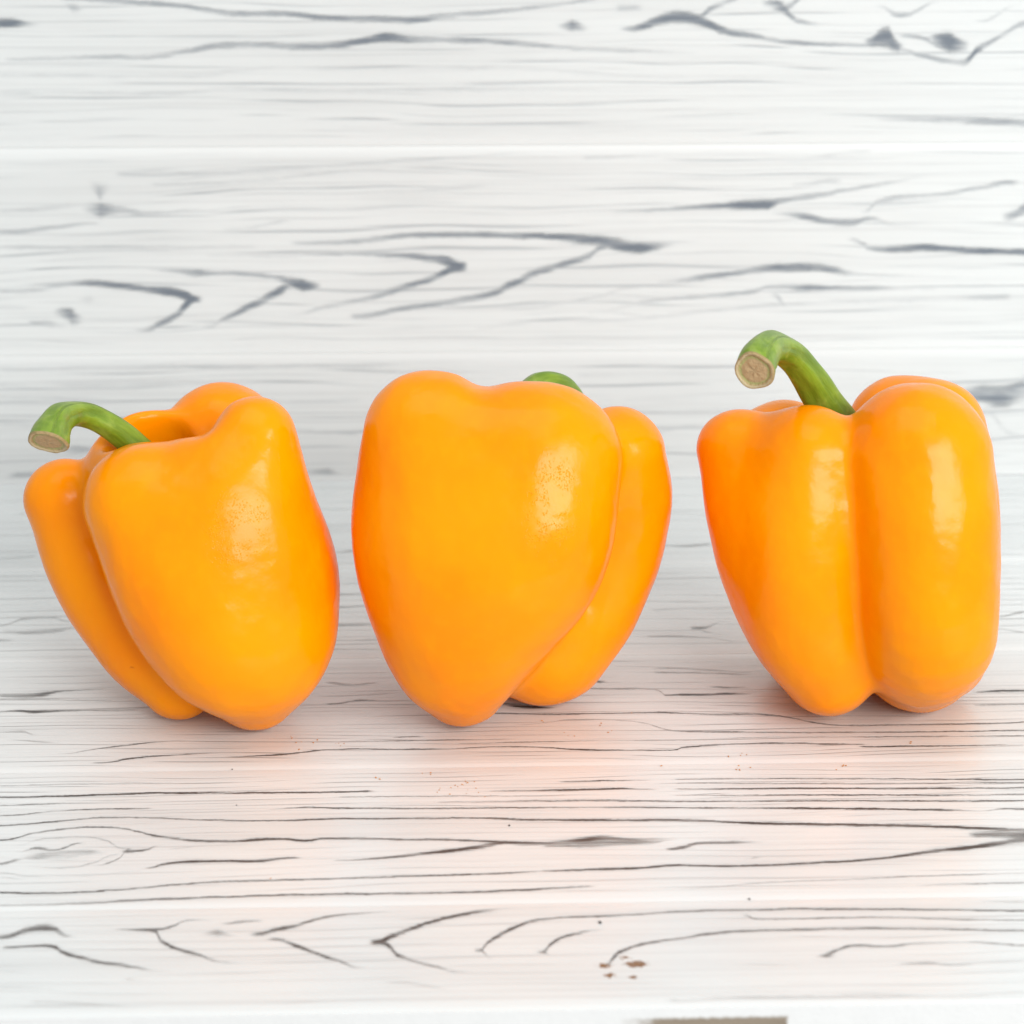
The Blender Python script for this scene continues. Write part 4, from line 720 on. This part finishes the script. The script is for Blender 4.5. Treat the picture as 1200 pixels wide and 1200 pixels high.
def make_calyx(parent, f, origin, centre, radius, seed, axis):
    """green star-edged collar that lies on the floor of the stem hollow"""
    rnd = random.Random(seed)
    rings, K = 7, 50
    ax = Vector(axis).normalized()
    t1 = ax.cross(Vector((0, 1, 0))).normalized()
    t2 = ax.cross(t1)
    pts = []
    c = Vector(centre) / 1000
    for i in range(rings + 1):
        for j in range(K):
            a = 2 * math.pi * j / K
            lim = radius / 1000 * (0.80 + 0.20 * abs(math.cos(2.5 * a + seed)) ** 0.7 + 0.05 * math.sin(3 * a + seed))
            r = lim * (i + 0.5) / (rings + 0.5)
            pts.append(c + t1 * (r * math.cos(a)) + t2 * (r * math.sin(a)))
    P = np.array([tuple(p) for p in pts])
    axn = np.array(tuple(ax))
    # drop every point along the axis onto the skin
    P = P + axn * 0.02
    for _ in range(40):
        P = P - axn[None] * np.clip(f(P) * 0.8, -0.004, 0.004)[:, None]
    lift = np.repeat(np.linspace(0.0016, 0.0007, rings + 1), K)
    P = P + axn[None] * lift[:, None] - np.array(origin)
    fs = np.array([[i * K + j, i * K + (j + 1) % K, (i + 1) * K + (j + 1) % K, (i + 1) * K + j] for i in range(rings) for j in range(K)])
    low = P - axn[None] * 0.0016
    V = np.vstack([P, low])
    n = len(P)
    fs = np.vstack([fs, fs[:, ::-1] + n, [[rings * K + j, rings * K + (j + 1) % K, rings * K + (j + 1) % K + n, rings * K + j + n] for j in range(K)]])
    me = mesh_from('calyx', V, fs, STEM)
    o = bpy.data.objects.new('calyx', me)
    COL.objects.link(o)
    o.parent = parent
    return o


PEPPERS = {
 1: dict(
  lobes={'Fa': [[-101.99, 2.9, 65.69, 15.86], [-86.58, -1.98, 42.86, 22.46], [-77.25, -5.81, 30.18, 21.58], [-70.14, -6.3, 26.23, 15.84]], 'Fb': [[-70.35, 6.26, 83.48, 11.4], [-78.2, 4.66, 58.92, 24.98], [-74.1, 4.43, 43.16, 25.79], [-70.21, -0.28, 27.59, 19.55], [-71.63, -0.85, 11.15, 10.79]], 'L': [[-126.95, 25.27, 58.53, 11.93], [-119.26, 23.33, 38.01, 13.18], [-105.81, 13.69, 20.12, 12.99], [-94.44, 6.71, 11.62, 11.6]], 'B1': [[-100.24, 27.21, 62.23, 22.07], [-97.76, 32.18, 38.78, 18.47], [-93.31, 33.91, 15.12, 15.12]], 'B2': [[-83.86, 42.91, 69.83, 17.71], [-82.08, 40.16, 43.01, 17.08], [-80.16, 35.42, 16.29, 16.29]]},
  groups=[['Fa', 'Fb'], ['L'], ['B1'], ['B2']], k_in=0.015, k=0.006,
  stem=[[-95.75, 27.0, 59.81, 4.37], [-100.2, 27.0, 67.77, 4.24], [-105.81, 25.0, 74.81, 3.85], [-111.68, 22.0, 81.34, 3.7], [-116.87, 19.0, 85.8, 3.56], [-120.82, 14.0, 88.14, 3.53], [-123.46, 8.0, 88.57, 4.19], [-124.74, 3.0, 87.02, 4.86], [-125.16, -1.0, 85.17, 5.76]],
  end_dir=(-0.15, -0.76, -0.76), cavity=[[(-100, 24, 92, 7.5), (-98, 25, 72, 8.5)], [[-102.1, 25.0, 72.8, 8], [-107.9, 24.0, 78.2, 7], [-112.6, 22.0, 82.3, 6]], [[-85.4, 4.0, 89.4, 3.6], [-88.9, 24.0, 83.7, 6]]], calyx=(-98, 25, 62, 6), axis=(-0.25, -0.1, 1), zone=(-0.0735, 0, 0.066, 0.01, 0.012, 1700, 0.28)),
 2: dict(
  lobes={'Fa': [[-23.04, 3.61, 84.95, 17.59], [-18.03, 4.86, 70.41, 24.92], [-17.69, 1.22, 53.6, 25.95], [-15.4, -4.46, 32.26, 19.23], [-13.57, 0.69, 11.23, 9.46]], 'Fb': [[9.53, 1.28, 78.17, 20.38], [4.76, -5.79, 56.21, 21.56], [-5.11, -2.27, 38.95, 17.39], [-15.9, 0.32, 23.93, 11.2]], 'R': [[29.71, 22.67, 73.02, 13.46], [29.5, 25.11, 54.79, 16.0], [19.72, 23.63, 30.16, 18.18], [9.02, 17.97, 20.38, 20.38]], 'B': [[-10.41, 51.17, 60.73, 21.52], [-6.82, 45.66, 36.57, 17.84], [-2.91, 39.17, 13.68, 13.68]]},
  groups=[['Fa', 'Fb'], ['R'], ['B']], k_in=0.032, k=0.009,
  stem=[[-1.94, 28.0, 64.61, 4.37], [-1.45, 28.0, 74.83, 4.11], [0.0, 29.0, 82.11, 3.85], [3.37, 31.0, 87.29, 3.86], [7.73, 34.0, 90.15, 3.87], [11.9, 37.0, 89.24, 3.88], [15.63, 40.0, 85.52, 4.15], [17.93, 42.0, 80.54, 4.42]],
  end_dir=(0.6, 0.3, -0.8), cavity=[[(2, 29, 104, 12), (2, 29, 84, 8.5)], [[-7.3, -4.0, 106.2, 4], [-7.0, 12.0, 101.7, 4], [-4.8, 26.0, 97.5, 5]]], calyx=(2, 29, 74, 8), axis=(0.05, 0.1, 1), zone=(0.0105, 0, 0.074, 0.009, 0.016, 1600, 0.42)),
 3: dict(
  lobes={'FL': [[81.84, 8.22, 77.1, 14.36], [80.43, 1.74, 53.83, 16.08], [82.59, -1.33, 32.24, 15.61], [89.17, -0.73, 16.99, 11.48]], 'L': [[62.12, 20.42, 75.55, 10.58], [68.1, 14.06, 54.01, 12.04], [76.85, 13.61, 32.71, 12.26], [89.51, 14.22, 12.12, 11.44]], 'RF': [[110.52, 3.74, 78.56, 20.54], [112.71, -5.55, 57.69, 19.55], [114.61, -8.53, 34.51, 18.46], [116.04, 10.99, 15.35, 15.29]], 'BR': [[120.41, 35.09, 75.51, 15.02], [124.69, 32.44, 58.28, 15.06], [126.19, 26.46, 34.45, 14.27], [124.56, 20.49, 12.78, 12.77]], 'B': [[112.55, 43.93, 73.12, 15.79], [113.6, 41.2, 44.31, 16.05], [113.84, 36.9, 16.14, 16.13]], 'BL': [[78.69, 38.16, 65.3, 18.15], [82.79, 35.94, 40.43, 17.03], [87.0, 32.03, 16.04, 16.04]]},
  groups=[['FL', 'L'], ['RF'], ['BR'], ['B'], ['BL']], k_in=0.022, k=0.0085,
  stem=[[97.02, 27.0, 63.67, 6.31], [96.09, 27.0, 72.62, 6.28], [91.66, 26.0, 81.81, 5.76], [86.76, 24.0, 89.21, 5.12], [81.77, 21.0, 97.06, 4.73], [76.91, 16.0, 103.92, 4.21], [71.78, 9.0, 108.59, 4.15], [67.68, 1.0, 110.17, 4.56], [64.96, -6.0, 109.38, 5.19], [63.84, -10.0, 107.75, 5.5]],
  end_dir=(-0.42, -0.88, -0.22), cavity=[[(95, 26, 100, 12), (95, 26, 80, 8.5)]], calyx=(95, 26, 70, 8), axis=(0, 0, 1), zone=(0.12, 0, 0.06, 0.001, 0.001, 1500, 0)),
}



def make_pepper(idx, label):
    D = PEPPERS[idx]
    allp = np.vstack([np.array(v) for v in D['lobes'].values()]) / 1000
    o3 = [float(allp[:, 0].mean()), float(allp[:, 1].mean()), 0.0]
    root = empty('bell_pepper', label, 'bell pepper', o3, 'three orange bell peppers standing in a row')
    f = make_sdf(D['lobes'], D['groups'], D['cavity'], D['k_in'], D['k'])
    lo = (allp[:, :3] - allp[:, 3:]).min(0) - 0.006
    hi = (allp[:, :3] + allp[:, 3:]).max(0) + 0.006
    V, F, N = polygonise(f, lo, hi, 0.0011)
    # low, irregular dents
    amp = np.array([0.00055 * mnoise.noise(Vector((v[0] * 38 + idx * 7, v[1] * 38, v[2] * 26))) + 0.00032 * mnoise.noise(Vector((v[0] * 95, v[1] * 95 + idx, v[2] * 70))) + 0.00008 * mnoise.noise(Vector((v[0] * 210, v[1] * 210 + idx, v[2] * 190))) for v in V])
    V = V + N * amp[:, None]
    V[:, 2] -= V[:, 2].min() - 0.0001
    me = mesh_from('body', V - np.array(o3), F, pepper_skin(idx, (D['zone'][0] - o3[0],) + D['zone'][1:]))
    b = bpy.data.objects.new('body', me)
    COL.objects.link(b)
    b.parent = root
    make_calyx(root, f, o3, D['calyx'][:3], D['calyx'][3], idx * 1.7, D['axis'])
    make_stem(root, D['stem'], o3, D['end_dir'], idx)
    return root


make_pepper(1, 'orange bell pepper leaning left, with its hooked green stem hanging out to the left')
make_pepper(2, 'orange bell pepper in the middle, its stem almost hidden behind its broad front')
make_pepper(3, 'upright orange bell pepper on the right with a tall curved stem and round cut end')

# ------------------------------------------------------------------ crumbs on the table
CRUMBS = [(-0.0615, -0.008, 0.46, 'o'), (-0.0543, -0.0092, 0.5, 'o'), (-0.0553, -0.0109, 0.5, 'o'), (-0.0619, -0.0067, 0.23, 'o'), (-0.0601, -0.0108, 0.37, 'o'), (-0.0586, -0.0103, 0.26, 'o'), (-0.0589, -0.0152, 0.44, 'o'), (-0.0476, -0.0128, 0.24, 'o'), (-0.049, -0.0113, 0.19, 'o'), (-0.0482, -0.0112, 0.26, 'o'), (-0.0467, -0.0114, 0.29, 'o'), (-0.0152, -0.0372, 0.4, 'o'), (-0.0165, -0.0424, 0.4, 'o'), (-0.0131, -0.0369, 0.28, 'o'), (-0.0192, -0.0387, 0.23, 'o'), (-0.0163, -0.0385, 0.38, 'o'), (-0.0145, -0.0379, 0.29, 'o'), (-0.0199, -0.0412, 0.33, 'o'), (-0.0194, -0.0399, 0.41, 'o'), (-0.0118, -0.0397, 0.19, 'o'), (-0.0126, -0.034, 0.19, 'o'), (-0.0124, -0.0349, 0.37, 'o'), (-0.0122, -0.0358, 0.24, 'o'), (-0.0119, -0.0356, 0.43, 'o'), (-0.0101, -0.0349, 0.29, 'o'), (-0.0134, -0.0367, 0.43, 'o'), (-0.0356, -0.0335, 0.44, 'o'), (-0.0367, -0.0326, 0.49, 'o'), (-0.022, -0.0307, 0.38, 'o'), (-0.022, -0.0297, 0.48, 'o'), (-0.0243, -0.0299, 0.29, 'o'), (0.0157, -0.0063, 0.24, 'o'), (0.0147, -0.0042, 0.25, 'o'), (0.0175, -0.0066, 0.37, 'o'), (0.027, -0.0042, 0.39, 'o'), (0.0281, -0.0031, 0.33, 'o'), (-0.0057, -0.0428, 0.19, 'o'), (-0.0121, -0.0419, 0.22, 'o'), (-0.0096, -0.0388, 0.38, 'o'), (-0.0089, -0.0413, 0.32, 'o'), (-0.0072, -0.0438, 0.27, 'o'), (0.0595, -0.0196, 0.47, 'o'), (0.0646, -0.0185, 0.35, 'o'), (0.0634, -0.0176, 0.28, 'o'), (0.0629, -0.0189, 0.31, 'o'), (0.0649, -0.0264, 0.39, 'o'), (0.0613, -0.0265, 0.21, 'o'), (0.0618, -0.028, 0.47, 'o'), (0.0609, -0.0277, 0.44, 'o'), (0.0618, -0.0253, 0.43, 'o'), (0.0089, 0.0027, 0.29, 'o'), (0.0085, 0.0034, 0.43, 'o'), (0.0249, 0.0003, 0.41, 'o'), (0.0253, 0.0018, 0.38, 'o'), (0.0342, 0.0087, 0.35, 'o'), (0.0904, -0.025, 0.45, 'o'), (0.0881, -0.0278, 0.42, 'o'), (0.0901, -0.0256, 0.46, 'o'), (0.091, -0.0253, 0.5, 'o'), (0.1112, -0.0103, 0.37, 'o'), (0.1109, -0.0113, 0.5, 'o'), (-0.0597, -0.0882, 0.38, 'o'), (0.0407, -0.0254, 0.44, 'o'), (-0.0007, -0.0603, 0.57, 'd'), (-0.076, -0.0276, 0.46, 'd'), (-0.0725, -0.0487, 0.36, 'd'), (0.0577, -0.0984, 0.52, 'd'), (0.021, -0.1099, 0.81, 'd')]

def crumbs(name, label, which, col):
    t = NT(name + '_material')
    n1 = t.noise(t.n('ShaderNodeTexCoord').outputs['Object'], 900, 2)
    t.put(t.b.inputs['Base Color'], t.mix(n1, col, tuple(c * 0.6 for c in col[:3]) + (1,)))
    t.b.inputs['Roughness'].default_value = 0.7
    rnd = random.Random(3)
    bm = bmesh.new()
    for x, y, r, c in CRUMBS:
        if c != which:
            continue
        m = Matrix.Translation((x, y, r * 0.00030)) @ Matrix.Rotation(rnd.uniform(0, 6), 4, 'Z') @ Matrix.Diagonal((r * 0.0006 * rnd.uniform(0.8, 1.5), r * 0.0005, r * 0.0004, 1))
        new = bmesh.ops.create_icosphere(bm, subdivisions=1, radius=1.0, matrix=m)['verts']
        for v in new:
            v.co += Vector((rnd.uniform(-1, 1), rnd.uniform(-1, 1), rnd.uniform(-0.5, 1))) * r * 0.00012
            v.co.z = max(v.co.z, 0.00002)
    me = bpy.data.meshes.new(name)
    bm.to_mesh(me)
    bm.free()
    me.materials.append(t.m)
    o = bpy.data.objects.new(name, me)
    COL.objects.link(o)
    o['kind'] = 'stuff'
    o['label'] = label
    o['category'] = 'crumbs'


crumbs('crumbs', 'tiny orange crumbs scattered on the white planks in front of the peppers', 'o', (0.62, 0.27, 0.09, 1))
crumbs('specks', 'few tiny dark specks of dirt on the white front planks', 'd', (0.05, 0.045, 0.04, 1))
